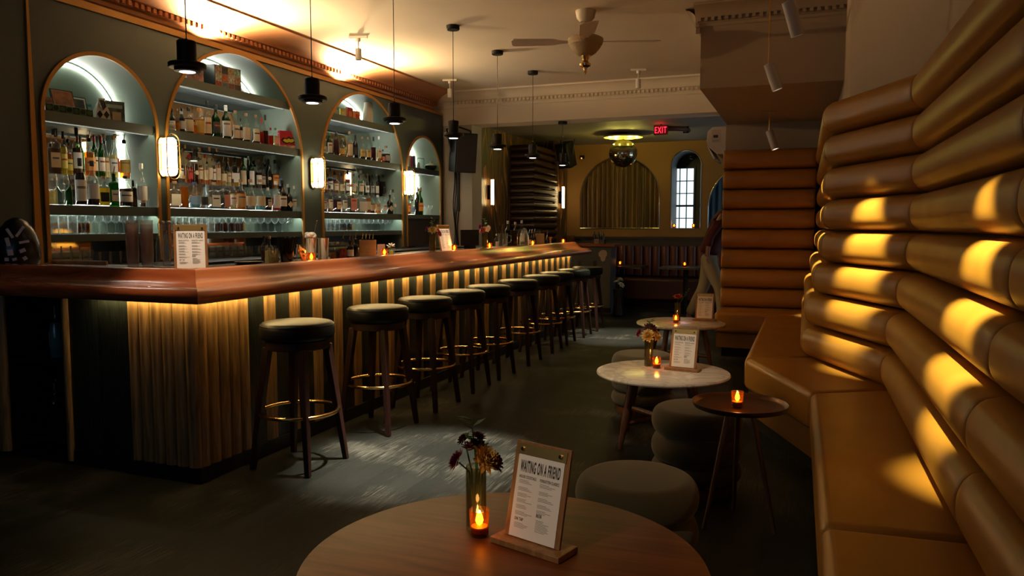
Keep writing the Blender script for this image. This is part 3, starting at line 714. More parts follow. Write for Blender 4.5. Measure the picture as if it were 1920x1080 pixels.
# harlequin jug: block body in white with black diamonds
py = onX(190,215,-4.60).y
t = thing('harlequin_jug', 'white jug painted with black diamonds', 'jug', (-4.60, py, Z1+.001), -.45)
MB().lathe([(0,0),(.062,0),(.064,.01),(.060,.06),(.040,.105),(.026,.13),(.030,.15),(.024,.15),(0,.12)], 4).xf(Matrix.Rotation(PI/4,4,'Z')).build('body', paint((.82,.80,.74),.4), t, 20)
mb = MB()
for s in (-1, 1):
    y = .021*s
    mb.add([(.0462,y-.019,.036),(.047,y,.008),(.0462,y+.019,.036),(.0455,y,.064)], [(0,1,2,3)])
mb.add([(.045,-.022,.075+.018),(.045,0,.062),(.045,.022,.093),(.026,.017,.135),(.026,-.017,.135)], [(0,1,2,3,4)])
mb.build('black_diamonds', paint((.01,.01,.01),.4), t, 0)
# magazine in a clear sleeve
py = onX(216,215,-4.66).y
t = thing('sleeved_magazine', 'magazine in a clear plastic hanging sleeve', 'magazine', (-4.66, py, Z1+.001), -.35)
MB().box(-.004,0,-.072,.072,0,.205).build('clear_sleeve', CLEAR, t)
mg = MB().box(.0005,.003,-.066,.066,.002,.160).build('cover', pbr('magazine_cover', (.10,.13,.12), .5, var=.9, vscale=22), t)
MB().box(.003,.004,-.055,.05,.11,.135).build('masthead', paint((.45,.62,.62),.5), mg); MB().box(.003,.004,-.02,.04,.025,.085).build('figure_print', paint((.6,.48,.34),.5), mg)
MB().box(.003,.004,-.055,.055,.006,.02).build('footer_band', paint((.03,.03,.03),.5), mg)
for i in range(7):                                            # little tins in a row
    x = 90+i*12.5
    y = onX(x, 205, -4.545).y
    g = i % 2
    t = thing('small_tin', '%s small tin, %s from left at the front of the left alcove' % ('green' if g else 'black', nth(i)), 'tin', (-4.545, y, Z1+.001), -.3, 'small tins on the top shelf')
    MB().box(-.022,.022,-.023,.023,0,.048).build('tin_body', paint((.03,.16,.05) if g else (.012,.012,.012),.35), t, bevel=.003)
    MB().lathe([(.016,0),(.016,.001),(0,.001)],16).xf(Matrix.Translation((.022,0,.025)) @ Matrix.Rotation(PI/2,4,'Y')).build('round_badge', paint((.01,.01,.01) if g else (.03,.12,.05),.35), t)
# photo box set
pa, pb = onX(409,160,-4.62), onX(453,165,-4.62)
w = pb.y-pa.y
t = thing('photo_box', 'black box set with a grid of small photographs on its front', 'box', (-4.62, (pa.y+pb.y)/2-.02, Z2+.001), -.1)
MB().box(-.15,.0,-w/2,w/2,0,.205).build('box_body', paint((.015,.016,.015),.3), t, bevel=.002)
pal = [(.25,.04,.03),(.03,.03,.03),(.35,.2,.13),(.05,.09,.10),(.5,.36,.22),(.6,.55,.45),(.12,.03,.05),(.3,.5,.5),(.45,.12,.05),(.02,.02,.02),(.55,.4,.3),(.7,.66,.55)]
k = 0
fr = MB().box(0,.0008,-w/2+.004,w/2-.004,.004,.201).build('front_sheet', paint((.45,.42,.38),.5), t)
for i in range(4):
    for j in range(3):
        y0 = -w/2+.008+i*(w-.014)/4; z0 = .008+j*.064
        MB().box(.0008,.0016,y0,y0+(w-.014)/4-.004,z0,z0+.06).build('small_photo', pbr('photo_%d' % k, pal[(k*5) % 12], .4, var=.8, vscale=50), fr); k += 1
pa = onX(366,147,-4.60)
t = thing('picture_book', 'pale pink and violet book left of the photo box', 'book', (-4.60, pa.y, Z2+.001), -.2)
MB().box(-.03,0,-.075,.075,0,.105).build('pages', paint((.75,.68,.62),.6), t); MB().box(0,.003,-.076,.076,0,.107).build('cover', pbr('pink_cover', (.45,.25,.28), .5, var=.9, vscale=18), t)
# comic-coloured box and white box on the upper bottle shelf
pa = onX(541,262,-4.58)
t = thing('comic_box', 'red box with a jagged yellow splash on black', 'box', (-4.58, pa.y, B_+.001), -.5)
MB().box(-.05,0,-.085,.085,0,.165).build('box_body', paint((.42,.02,.03),.4), t, bevel=.002)
zz = [(-.075,.075),(-.055,.10),(-.02,.095),(.0,.115),(.03,.10),(.055,.112),(.078,.085),(.06,.06),(.03,.045),(.01,.055),(-.02,.04),(-.05,.05)]
bk = MB().add([(.0008,y,z) for y, z in zz],[tuple(range(12))]).build('black_splash', paint((.01,.01,.01),.4), t, 0)
MB().add([(.0016,y*.75,.076+(z-.078)*.55) for y, z in zz],[tuple(range(12))]).build('yellow_splash', paint((.80,.70,.04),.4), bk, 0)
MB().box(0,.0008,.05,.083,.11,.162).build('blue_corner', paint((.10,.11,.33),.4), t); MB().box(0,.0008,-.08,.08,.004,.032).build('pale_strip', pbr('pale_strip', (.6,.32,.25), .4, var=.9, vscale=30), t)
for x, lb, w_, h_ in ((322,'small white card box, leftmost on the upper shelf of the first wide alcove',.06,.055),(607,'white card box at left end of the second wide alcove',.07,.075)):
    pa = onX(x, 235, -4.56)
    t = thing('card_box', lb, 'box', (-4.56, pa.y, B_+.001), -.3)
    MB().box(-.05,0,-w_/2,w_/2,0,h_).build('box_body', paint((.72,.70,.66),.5), t, bevel=.002); MB().box(0,.0008,-w_*.3,w_*.3,h_*.35,h_*.6).build('print', paint((.35,.33,.4),.5), t)
# small bright boxes of the second wide alcove
for i, (x, c, c2, h) in enumerate(((631,(.20,.50,.58),(.7,.75,.7),.105),(644,(.75,.62,.10),(.8,.75,.5),.10),(657,(.45,.03,.02),(.7,.2,.05),.13),(670,(.75,.25,.05),(.5,.04,.03),.11))):
    pa = onX(x, 215, -4.62)
    nm = ['pale blue','yellow','deep red','orange'][i]
    t = thing('card_deck', '%s small box, second wide alcove top shelf' % nm, 'box', (-4.62, pa.y, Z3+.001), -.2, 'small boxes on the top shelf')
    MB().box(-.03,0,-.042,.042,0,h).build('box_body', paint(c,.5), t, bevel=.002); MB().box(0,.0008,-.025,.025,h*.25,h*.7).build('print', paint(c2,.5), t)
pa = onX(690, 220, -4.62)
t = thing('white_canister', 'tall white canister with grey lid beside the small boxes', 'canister', (-4.62, pa.y, Z3+.001))
MB().lathe([(0,0),(.055,0),(.055,.12),(.043,.20),(.042,.235),(0,.235)],20).build('body', paint((.72,.66,.54),.5), t); MB().lathe([(.046,.235),(.046,.265),(0,.27)],20).build('lid', paint((.16,.17,.16),.4), t)
# far alcove top shelf
for i, (x, c, h, nm) in enumerate(((768,(.70,.66,.62),.13,'white'),(772,(.45,.05,.05),.15,'red'),(777,(.08,.08,.22),.155,'navy blue'))):
    pa = onX(x, 305, -4.60)
    t = thing('paperback', '%s book upright in the far narrow alcove' % nm, 'book', (-4.60, pa.y, Z4+.001), -.3, 'books in the far narrow alcove')
    MB().box(-.10,0,-.016,.016,0,h).build('cover', paint(c,.5), t); MB().box(-.095,-.002,-.013,.013,h,h+.001).build('pages', paint((.7,.65,.55),.6), t)
pa = onX(789, 305, -4.62)
t = thing('display_case', 'small clear display case with dark edges', 'case', (-4.62, pa.y, Z4+.001), -.3)
MB().box(-.08,0,-.06,.06,0,.145).build('clear_box', CLEAR, t)
mb = MB()
for y in (-.06,.056):
    mb.box(-.002,.002,y,y+.004,0,.147)
mb.box(-.002,.002,-.06,.06,.141,.147).box(-.08,.002,-.062,.062,0,.004)
mb.build('dark_edges', paint((.03,.03,.03),.4), t); MB().lathe([(0,.004),(.025,.004),(.02,.06),(.012,.09),(0,.1)],14).xf(Matrix.Translation((-.04,0,0))).build('white_figure', paint((.7,.68,.62),.5), t)
pa = onX(807, 312, -4.60)
t = thing('teapot_bowl', 'black round bowl with pale lid in the far narrow alcove', 'bowl', (-4.60, pa.y, Z4+.001))
MB().lathe([(0,0),(.04,0),(.072,.03),(.08,.065),(.076,.065),(0,.055)],24).build('bowl', paint((.01,.02,.022),.2), t)
MB().lathe([(.07,.066),(.05,.085),(.02,.095),(0,.1)],20).build('pale_lid', paint((.6,.56,.46),.5), t)
MB().torus((0,.02,.10),.022,.006,20,8,'x').build('handle', paint((.6,.56,.46),.5), t)
# black figurine at the near end of the counter
t = thing('black_figurine', 'black figurine with white painted strokes at far left', 'figurine', (-4.33, 3.165, 1.0756), -.8)
MB().lathe([(0,0),(.10,0),(.12,.05),(.115,.14),(.09,.22),(.055,.27),(.02,.29),(0,.292)],20,sx=.8).build('body', paint((.008,.008,.010),.25), t)
mb = MB()
for (y, z, w_, h_, a) in ((-.02,.20,.014,.06,.5),(.03,.21,.014,.07,-.6),(.05,.15,.05,.014,.2),(-.03,.15,.02,.05,.2),(.04,.10,.03,.02,.4),(-.02,.09,.028,.035,.1),(-.04,.05,.02,.02,0),(.0,.05,.022,.016,.3),(.05,.055,.02,.02,.5)):
    rr = .12 if z < .15 else .12-(z-.15)*.35
    x = .8*math.sqrt(max(.001, rr*rr-y*y))+.006
    M = Matrix.Translation((x,y,z)) @ Matrix.Rotation(a,4,'X'); o = len(mb.v); mb.box(-.006,.003,-w_/2,w_/2,-h_/2,h_/2).xf(M, o)
mb.build('white_strokes', paint((.6,.6,.62),.4), t)
# ------------------------------------------------------------------ the bar counter
BX, BY, BT, BE = -2.85, 3.0, 1.075, 9.75
bar = thing('bar_counter', 'long bar with red wood rail and striped plank front', 'bar', (BX, BY, 0))
def L(mb): return mb.xf(Matrix.Translation((-BX, -BY, 0)))
TOPM = pbr('pale_bar_top', (.30,.25,.19), .25, var=.1, vscale=6)
L(MB().prism([(-2.91,3.06),(-2.91,BE),(-3.47,BE),(-3.47,3.60),(-4.49,3.60),(-4.49,3.06)], 1.035, BT)).build('counter_top', TOPM, bar)
# swept rail
RP = [(-.07,1.0752),(-.068,1.092),(-.05,1.102),(-.01,1.105),(.02,1.104),(.035,1.097),(.048,1.080),(.065,1.058),(.09,1.040),(.12,1.030),(.155,1.027),(.19,1.024),(.220,1.014),(.240,.998),(.248,.980),(.245,.964),(.232,.954),(.21,.951),(.03,.955),(.0,.955),(-.07,.955)]
def rail_seg(p, q, mp, mq):
    """p,q corner points of the bar outline; mp,mq mitre directions"""
    vs = []; n = len(RP)
    steps = max(2, int((Vector(q)-Vector(p)).length/.5))
    for s in range(steps+1):
        t = s/steps
        for a, z in RP:
            u = (p[0]+mp[0]*a)*(1-t)+(q[0]+mq[0]*a)*t; v = (p[1]+mp[1]*a)*(1-t)+(q[1]+mq[1]*a)*t
            vs.append((u, v, z))
    fs = []
    for s in range(steps):
        for i in range(n):
            j = (i+1) % n; fs.append((s*n+i, s*n+j, (s+1)*n+j, (s+1)*n+i))
    fs += [tuple(range(n))[::-1], tuple(steps*n+i for i in range(n))]
    return MB().add(vs, fs)
L(rail_seg((BX,BE),(BX,BY+.0005),(1,0),(1,-1))).build('arm_rail', MAHOG, bar, 50)
MAHOG2 = wood_mat('lacquered_mahogany_end', (.20,.040,.012), (.46,.115,.035), 3, (.8,3,6), .22, .8, .02)
L(rail_seg((BX-.0005,BY),(-4.49,BY),(1,-1),(0,-1))).build('arm_rail', MAHOG2, bar, 50)
# core behind the planks
core = MB().box(-3.40, BX-.012, BY+.012, BE, .005, 1.035).box(-3.735, BX-.012, BY+.012, 3.56, .005, 1.035)
L(core).build('core_panel', CHAR, bar)
L(MB().box(BX-.02, BX+.006, BY-.006, BE, .002, .082).box(-3.735, BX-.02, BY-.006, BY+.02, .002, .082)).build('base_board', pbr('black_base', (.008,.008,.008), .4), bar)
def flute_prof(c, w, d):
    return [(c-w/2+w*i/8, d*math.sin(PI*i/8)**.55) for i in range(9)]
def slatY(y0, y1, mat, d, zb=.082):                            # plank on the long side, facing +X
    p = [(BX+o-.012+.012*0, y) for y, o in flute_prof((y0+y1)/2, y1-y0-.003, d)]
    return L(MB().prism([(BX-.012, y0+.0015)]+p+[(BX-.012, y1-.0015)], zb, .954)).build('slat', mat, bar, 50)
def slatX(x0, x1, mat, d, zb=.082):
    p = [(x, BY-o+.012*0) for x, o in flute_prof((x0+x1)/2, x1-x0-.003, d)]
    return L(MB().prism([(x0+.0015, BY+.012)]+p+[(x1-.0015, BY+.012)], zb, .954)).build('slat', mat, bar, 50)
for i in range(5): slatY(3.0+i*.079, 3.0+(i+1)*.079, SLATW, .022)
slatY(3.395, 3.53, CHAR, .006)
y = 3.53; k = 0
while y < BE-.1:
    slatY(y, y+.105, SLATW, .012); y += .105
    slatY(y, min(BE, y+.125), CHAR, .005); y += .125
for i in range(6): slatX(-3.305+i*.0758, -3.305+(i+1)*.0758, SLATW, .022)
slatX(-3.52, -3.305, CHAR, .005); slatX(-3.735, -3.52, CHAR, .005)
slatX(-3.79, -3.735, SLATW, .016, .02)
slatX(-4.34, -4.245, SLATW, .016, .02)
L(MB().box(-3.787, -3.735, BY+.012, 3.56, .02, 1.035)).build('side_panel', SLATW, bar)
L(MB().box(-4.49, -4.25, BY+.012, 3.56, .02, 1.035)).build('side_panel', DARKW, bar)
L(MB().box(-4.25, -3.787, 3.54, 3.56, .02, 1.035)).build('bay_back', pbr('dark_bay', (.006,.006,.006), .5), bar)
for z in (.12, .56):
    L(MB().box(-4.249, -3.788, 3.03, 3.54, z-.02, z)).build('bay_shelf', DARKW, bar)
L(MB().box(BX+.03, BX+.042, BY+.0, BE-.05, 0.946, .954)).build('led_strip', LEDW, bar)
L(MB().box(-3.52, BX+.03, BY-.042, BY-.03, 0.946, .954)).build('led_strip', LEDW, bar)
L(MB().box(-4.49,-4.02,3.50,3.515,1.0755,1.10)).build('wood_edge', BOARD, bar)
for i, (x, y, z, c) in enumerate(((-3.84,3.12,.12,'bk'),(-3.93,3.16,.12,'cl'),(-4.02,3.12,.12,'gr'),(-4.11,3.2,.12,'bk'),(-3.83,3.14,.56,'cl'),(-3.91,3.2,.56,'dk'),(-4.0,3.13,.56,'bl'),(-4.09,3.2,.56,'bk'))):
    bottle((x, y, z+.0006), R_(-70), '%s bottle, %s from right on %s shelf of bay under the bar end' % (LN[c], nth(i % 4), 'lower' if i < 4 else 'upper'), 'bottles in the bay under the bar',
           'q' if i % 2 else 'w', .29, .038, c, 'w' if i % 3 == 1 else '', 'k')

# ------------------------------------------------------------------ bar stools
def make_stool():
    t = thing('bar_stool', '', 'stool', (0,0,0), 0, 'bar stools along the bar')
    MB().lathe([(0,.705),(.175,.705),(.192,.712),(.199,.73),(.200,.765),(.196,.784),(.186,.795),(.17,.799),(.10,.803),(0,.804)], 40).build('seat_cushion', VINYL, t, 60)
    MB().torus((0,0,.783), .195, .0035, 40, 6).build('piping', VINYL, t)
    MB().lathe([(0,.655),(.168,.655),(.172,.66),(.172,.70),(.165,.705),(0,.705)], 36).build('seat_ring', WALNUT, t)
    for sx in (-1, 1):
        for sy in (-1, 1):
            a, b = Vector((sx*.112, sy*.112, .668)), Vector((sx*.178, sy*.178, .002))
            mb = MB()
            def sq(p, h): return [(p.x-h,p.y-h,p.z),(p.x+h,p.y-h,p.z),(p.x+h,p.y+h,p.z),(p.x-h,p.y+h,p.z)]
            mb.add(sq(a,.021)+sq(a.lerp(b,.5),.019)+sq(b,.014), [(0,1,5,4),(1,2,6,5),(2,3,7,6),(3,0,4,7),(4,5,9,8),(5,6,10,9),(6,7,11,10),(7,4,8,11),(3,2,1,0),(8,9,10,11)])
            mb.build('leg', WALNUT, t, 30, bevel=.004, bseg=2)
    MB().torus((0,0,.305), .212, .0105, 48, 10).build('footring', BRASS, t)
    return t
stool = make_stool()
SY = [3.45, 4.29, 4.945, 5.58, 6.14, 6.87, 7.60, 8.16, 8.79, 9.40]
for i, y in enumerate(SY):
    lb = 'black-topped bar stool with brass footring, %s from the near end of the bar' % ('nearest' if i == 0 else nth(i))
    if i == 0: lb = 'nearest black-topped bar stool with brass footring, by the bar corner'
    if i == 9: lb = 'last black-topped bar stool with brass footring, by the grey service counter'
    rz = random.uniform(-.06, .06)
    if i == 0: stool.location = (-2.575, y, 0); stool.rotation_euler.z = 0; stool['label'] = lb
    else: dup(stool, (-2.575+random.uniform(-.012,.012), y, 0), rz, lb)

# ------------------------------------------------------------------ small repeat things: candles, menus, vases
AMBER = glass('amber_votive_glass', (.84,.48,.14), .10, (.34,.12,.015), .08, .3)
WAX = pbr('candle_wax', (.65,.28,.07), .5)
FLAME = emit('candle_flame', (1.0,.58,.16), 38)
def make_candle():
    t = thing('votive_candle', '', 'candle')
    MB().lathe([(0,0),(.021,0),(.0235,.003),(.0265,.070),(.025,.070),(.0222,.010),(0,.010)], 20).build('glass_cup', AMBER, t)
    MB().lathe([(0,.0105),(.0205,.0105),(.0215,.026),(0,.027)], 16).build('wax', WAX, t)
    MB().lathe([(0,.027),(.007,.032),(.0105,.041),(.008,.053),(.003,.064),(0,.068)], 12).build('flame', FLAME, t)
    return t
cand = make_candle(); cfirst = [True]
def candle(p, where, pw=.28, grp='votive candles'):
    lb = 'lit votive candle in amber glass '+where
    if cfirst[0]: cand.location = p; cand['label'] = lb; cand['group'] = grp; r = cand; cfirst[0] = False
    else: r = dup(cand, p, random.uniform(0,6), lb, grp)
    light('POINT', 'candle_light', (0,0,.085), pw, (1.0,.45,.10), .012, parent=r)
    return r
def make_menu():
    t = thing('menu_stand', '', 'menu')
    M = Matrix.Translation((0,-.012,.017)) @ Matrix.Rotation(R_(-13),4,'X')
    MB().box(-.105,.105,-.045,.040,0,.016).build('base', BOARD, t, bevel=.002)
    MB().box(-.084,.084,0,.008,0,.240).xf(M).build('backboard', BOARD, t, bevel=.0015)
    cl = MB().box(-.074,.074,-.0035,-.0005,.207,.233).xf(M).build('clip_bar', pbr('brushed_brass', (.80,.56,.20), .34, metal=1), t)
    for x in (-.058,.058): MB().lathe([(.005,0),(.005,.005),(0,.006)],12).xf(M @ Matrix.Translation((x,-.0035,.220)) @ Matrix.Rotation(PI/2,4,'X')).build('screw', BRASS, cl)
    pp = MB().box(-.070,.070,-.0016,-.0004,.002,.206).xf(M).build('paper', PAPER, t)
    N = M @ Matrix.Translation((0,-.0022,0)) @ Matrix.Rotation(PI/2,4,'X')
    def tx(s, w, h, x, y, b=.015):
        o = text_mesh(s, 'lettering', INK, pp, w, h, x, y, 0, b); o.data.transform(N); return o
    tx('WAITING ON A FRIEND', .122, .030, -.061, .163, .030)
    tx('HOUSE COCKTAILS', .052, .0075, -.060, .148, .02); tx('FORGOTTEN CLASSICS', .058, .0075, .004, .148, .02)
    tx('ON TAP', .026, .008, -.058, .043, .02); tx('BEER', .017, .008, .006, .062, .02)
    lines = MB(); rr = random.Random(3)
    def para(x, y, k, w):
        for i in range(k):
            ww = w*rr.uniform(.5,1) if i else w*.55
            lines.add([(x,y,0),(x+ww,y,0),(x+ww,y+.0013,0),(x,y+.0013,0)],[(0,1,2,3)]); y -= .0034
    for y in (.142,.124,.109,.095,.080,.064): para(-.059, y, 3, .052)
    for y in (.142,.124,.108,.092,.078): para(.005, y, 3, .050)
    para(-.057,.036,4,.048); para(.007,.054,9,.042)
    lines.xf(N).build('small_print', INKG, pp, 0)
    return t
menu = make_menu(); mfirst = [True]
def menu_at(p, rz, where):
    lb = 'wooden menu stand with white card '+where
    if mfirst[0]: menu.location = p; menu.rotation_euler.z = rz; menu['label'] = lb; menu['group'] = 'menu stands'; mfirst[0] = False
    else: dup(menu, p, rz, lb, 'menu stands')
VASEG = glass('smoky_vase_glass', (.70,.66,.52), .06, (.30,.26,.14), .03)
STEM = pbr('green_stem', (.05,.11,.03), .5)
LEAF = pbr('green_leaf', (.07,.17,.035), .5, var=.3, vscale=20)
LEAFD = pbr('dark_leaf', (.03,.075,.025), .5, var=.3, vscale=20)
def bloom(mb, c, r, axis=(0,0,1), petals=46, point=.6, up=.9):
    ax = Vector(axis).normalized(); q = Vector((0,0,1)).rotation_difference(ax).to_matrix().to_4x4()
    for i in range(petals):
        t = i*2.39996; f = (i+.5)/petals; el = (1-f)*up*PI/2
        r_ = r; d = Vector((math.cos(t)*math.cos(el), math.sin(t)*math.cos(el), math.sin(el)*.75))
        s = Vector((-math.sin(t), math.cos(t), 0)); w = r*.21; ln = r*(.65+.4*f)
        n = d.cross(s)
        a = d*r*.08; b = d*ln*.6+n*(-r*.05); e = d*ln+n*(-r*.02)
        vs = [a, b+s*w, e+s*w*point*.5, e-s*w*point*.5, b-s*w, b-n*r*.06]
        M = Matrix.Translation(c) @ q
        mb.add([M @ v for v in vs], [(0,1,5),(1,2,3,5),(5,3,4),(0,5,4)])
    return mb
def leafy(mb, base, tip, n, size, rnd):
    base, tip = Vector(base), Vector(tip)
    for i in range(n):
        p = base.lerp(tip, .35+.65*(i+1)/n); a = rnd.uniform(0, 2*PI)
        d = Vector((math.cos(a), math.sin(a), rnd.uniform(.1,.7))).normalized(); s = d.cross(Vector((0,0,1))).normalized()
        k = size*rnd.uniform(.7,1.1); up = s.cross(d)
        mb.add([p, p+d*k*.5+s*k*.32+up*k*.05, p+d*k, p+d*k*.5-s*k*.32+up*k*.05, p+d*k*.5-up*k*.03],[(0,1,4),(1,2,4),(2,3,4),(3,0,4)])
def vase(p, label, flowers, sprigs, leafm=LEAF, vr=.027, vh=.172, seed=1, glassm=VASEG):
    t = thing('flower_vase', label, 'vase', p, 0, 'vases of flowers')
    MB().lathe([(0,0),(vr*.95,0),(vr,.004),(vr,vh),(vr*.93,vh),(vr*.93,.012),(0,.012)], 22).build('glass_vase', glassm, t)
    rnd = random.Random(seed)
    for (c, r, col, nm) in flowers:
        MB().tube([(c[0]*.1,c[1]*.1,.014),(c[0]*.35,c[1]*.35,vh*.9),(c[0]*.9,c[1]*.9,c[2]-.004)], .0022, 6).build('stem', STEM, t)
        m = pbr('petal_'+ck(col), col, .6, var=.2, vscale=40)
        o = bloom(MB(), c, r*1.22, (c[0]*4,c[1]*4,.10)).build('flower', m, t, 0); o['label'] = nm+' flower'
    for (b, e, n, sz) in sprigs:
        MB().tube([(0,0,.014),b,e], .0018, 6).build('stem', STEM, t)
        mb = MB(); leafy(mb, b, e, n, sz, rnd); mb.build('leaves', leafm, t, 0)
    return t
def place(x, y, pl, z):                                        # a thing standing where its base shows at pixel column x on plane X=pl
    p = onX(x, y, pl); return Vector((pl, p.y, z))

# ------------------------------------------------------------------ on the bar
Z0 = BT+.0006
p = place(261, 500, -3.0, Z0)
t = thing('service_tray', 'black rubber tray under the cup stacks and swing-top bottles', 'tray', (-3.31, 3.20, Z0), 0)
MB().box(-.19,.17,-.075,.075,0,.008).build('tray_mat', BLACKP, t, bevel=.002); 
mb = MB().box(-.19,.17,-.075,-.07,.008,.014).box(-.19,.17,.07,.075,.008,.014); mb.build('lip', BLACKP, t)
def local(px, py, pz): 
    v = Matrix.Translation((-3.31,3.20,Z0)) @ Vector((px,py,pz)); return tuple(v)
PLASTIC = glass('cloudy_plastic', (.985,.975,.97), .16, (.85,.70,.62), .10, .5)
cupm = None
for s, (u, w) in enumerate(((-.142,-.018),(-.066,.010))):
    for i in range(8):
        if cupm is None:
            o = MB().lathe([(0,0),(.027,0),(.028,.002),(.033,.096),(.0345,.098),(.0345,.103),(.032,.103),(.0265,.006),(0,.006)], 20).build('plastic_cup', PLASTIC); cupm = o.data
        else: o = bpy.data.objects.new('plastic_cup', cupm); C.objects.link(o)
        o.location = local(u, w, .0086+i*.0232)
        tag(o, 'clear plastic cup, %s from bottom of %s stack on bar corner' % (nth(i), ('left','right')[s]), 'cup', 'stacked plastic cups')
SW = glass('swing_bottle_glass', (.97,.98,.98), .03, (.75,.78,.8), .02, .6)
for i, (u, w) in enumerate(((.035,.020),(.112,-.008))):
    t = thing('swing_top_bottle', 'clear swing-top water bottle, %s' % ('between the cup stacks and the nearer bottle' if i == 0 else 'nearest to the menu stand on the bar corner'), 'bottle', local(u, w, .0086), R_(40), 'swing-top bottles')
    MB().lathe([(0,0),(.034,0),(.036,.003),(.036,.130),(.032,.155),(.018,.200),(.0145,.217),(.0145,.232),(.0175,.233),(.0175,.242),(0,.242)], 20).build('glass_body', SW, t, 40)
    MB().lathe([(.012,.243),(.015,.250),(.012,.258),(0,.260)],12).build('stopper', paint((.35,.30,.25),.3), t)
    MB().tube([(.019,0,.215),(.022,0,.245),(.012,0,.262),(-.012,0,.262),(-.022,0,.245),(-.019,0,.215)], .0016, 6).build('wire_bail', STEEL, t)
    MB().sphere((.02,-.008,.205), .006, 10, 6).build('red_seal', paint((.5,.02,.04),.4), t)
menu_at(tuple(place(359, 500, -3.04, Z0)+Vector((0,0,0))), R_(44), 'on the bar corner, beside swing-top bottles')
p = place(467, 493, -3.02, Z0)
for i in range(4):
    o = MB().lathe([(0,0),(.055,0),(.060,.002),(.082,.010),(.083,.0125),(.060,.0055),(0,.004)], 32).build('black_plate', BLACKP)
    o.location = (p.x, p.y, Z0+i*.0078); tag(o, 'black plate, %s from the bottom of the stack on the bar' % nth(i), 'plate', 'stacked black plates')
def simple_bottle(x, pl, label, H, Rr, kind, col, lab, cap, z=Z0, **k):
    q = place(x, 480, pl, z); bottle(tuple(q), R_(-25), label, 'bottles standing on the bar', kind, H, Rr, col, lab, cap, **k)
simple_bottle(505, -3.10, 'small clear bottle of yellow herbs with cork on the bar', .165, .028, 'q', 'st', '', 'c')
simple_bottle(496, -3.30, 'deep red bottle standing behind the herb bottle on the bar', .17, .022, 'w', 'dr', '', 'k')
q = place(513, 490, -3.06, Z0)
t = thing('herb_glass', 'glass packed with yellow dried herbs beside the straw cup', 'glass', tuple(q))
MB().lathe([(0,0),(.034,0),(.036,.003),(.036,.095),(.034,.095),(.034,.008),(0,.008)],18).build('glass_cup', CLEAR, t)
rnd = random.Random(5); mb = MB()
for i in range(60):
    a = rnd.uniform(0,6.28); r = .031*math.sqrt(rnd.random()); b = rnd.uniform(0,6.28); h = rnd.uniform(.03,.11)
    mb.tube([(r*math.cos(a),r*math.sin(a),.010),(.028*math.cos(b),.028*math.sin(b),h)], .0016, 4)
mb.build('dried_herbs', pbr('dry_herb', (.42,.30,.08), .7, var=.4, vscale=60), t)['kind'] = 'stuff'
q = place(538, 493, -3.0, Z0)
t = thing('straw_cup', 'dark cup crammed with black straws on the bar', 'cup', tuple(q))
MB().lathe([(0,0),(.034,0),(.036,.003),(.043,.088),(.041,.088),(.034,.008),(0,.008)],22).build('dark_cup', glass('smoked_cup', (.10,.07,.05), .3, (.02,.015,.012), .08), t)
mb = MB()
for i in range(70):
    a = i*2.39996; r = .031*math.sqrt((i+.5)/70)
    mb.tube([(r*.8*math.cos(a),r*.8*math.sin(a),.01),(r*1.95*math.cos(a),r*1.95*math.sin(a),.178-rnd.uniform(0,.012))], .0028, 6)
mb.build('black_straws', BLACKP, t)
q = place(566, 490, -3.02, Z0)
t = thing('citrus_jar', 'clear jar of dried orange slices behind the straw cup', 'jar', tuple(q))
MB().lathe([(0,0),(.033,0),(.035,.003),(.035,.10),(.030,.108),(.030,.125),(.028,.125),(.028,.108),(.033,.10),(.033,.008),(0,.008)],20).build('glass_jar', CLEAR, t)
for i in range(9):
    a = rnd.uniform(-1.5,.6); M = Matrix.Translation((.018*math.cos(a*1.3),.018*math.sin(a*1.3),.02+i*.0095)) @ Matrix.Rotation(rnd.uniform(.5,1.3),4,'Y') @ Matrix.Rotation(a,4,'Z')
    s = MB().lathe([(0,0),(.016,0),(.016,.002),(0,.002)],14).xf(M).build('orange_slice', pbr('dried_orange', (.48,.16,.02), .5, var=.5, vscale=60), t)
candle(tuple(place(584, 490, -2.955, Z0)), 'in front of the steel shaker tins on the bar')
for i, (x, pl, lb) in enumerate(((583,-3.10,'tall steel shaker tin holding a bar spoon'),(606,-3.08,'tall steel shaker tin nearest the bitters bottles'))):
    q = place(x, 490, pl, Z0); t = thing('shaker_tin', lb, 'shaker', tuple(q), 0, 'shaker tins')
    MB().lathe([(0,0),(.030,0),(.032,.004),(.041,.158),(.0425,.16),(.040,.16),(.031,.01),(0,.01)],26).build('tin_body', STEEL, t)
    if i == 0:
        n = MB()
        for k in range(9):
            a = k*.7; n.sphere((.020*math.cos(a), .020*math.sin(a), .168+.008*(k % 3)), .022, 10, 6, (1,1,.8))
        n.build('napkin', pbr('white_napkin', (.82,.78,.70), .8), t, 60)
        MB().tube([(.01,.01,.05),(.012,.03,.20),(.014,.055,.27)], .002, 6).sphere((.014,.057,.275),.005,8,6).build('bar_spoon', STEEL, t)
simple_bottle(624, -3.18, 'small amber bitters bottle beside the shaker tin', .115, .022, 'q', 'am', '', 's')
simple_bottle(634, -3.20, 'small brown bitters bottle with silver cap on the bar', .12, .022, 'q', 'br', '', 's')
simple_bottle(644, -3.12, 'red bitters bottle with steel pourer on the bar', .15, .027, 'q', 'rd', '', 'p')
simple_bottle(656, -3.10, 'black bitters bottle with white label and pourer', .14, .028, 'q', 'bk', 'w', 'p')
simple_bottle(667, -3.12, 'dark unlabelled bottle with pourer beside the wooden box', .145, .028, 'q', 'bk', '', 'p')
q = place(690, 484, -3.10, Z0)
t = thing('wooden_caddy', 'wooden box caddy with bottle pourers sticking out, middle of bar', 'caddy', tuple(q), R_(30))
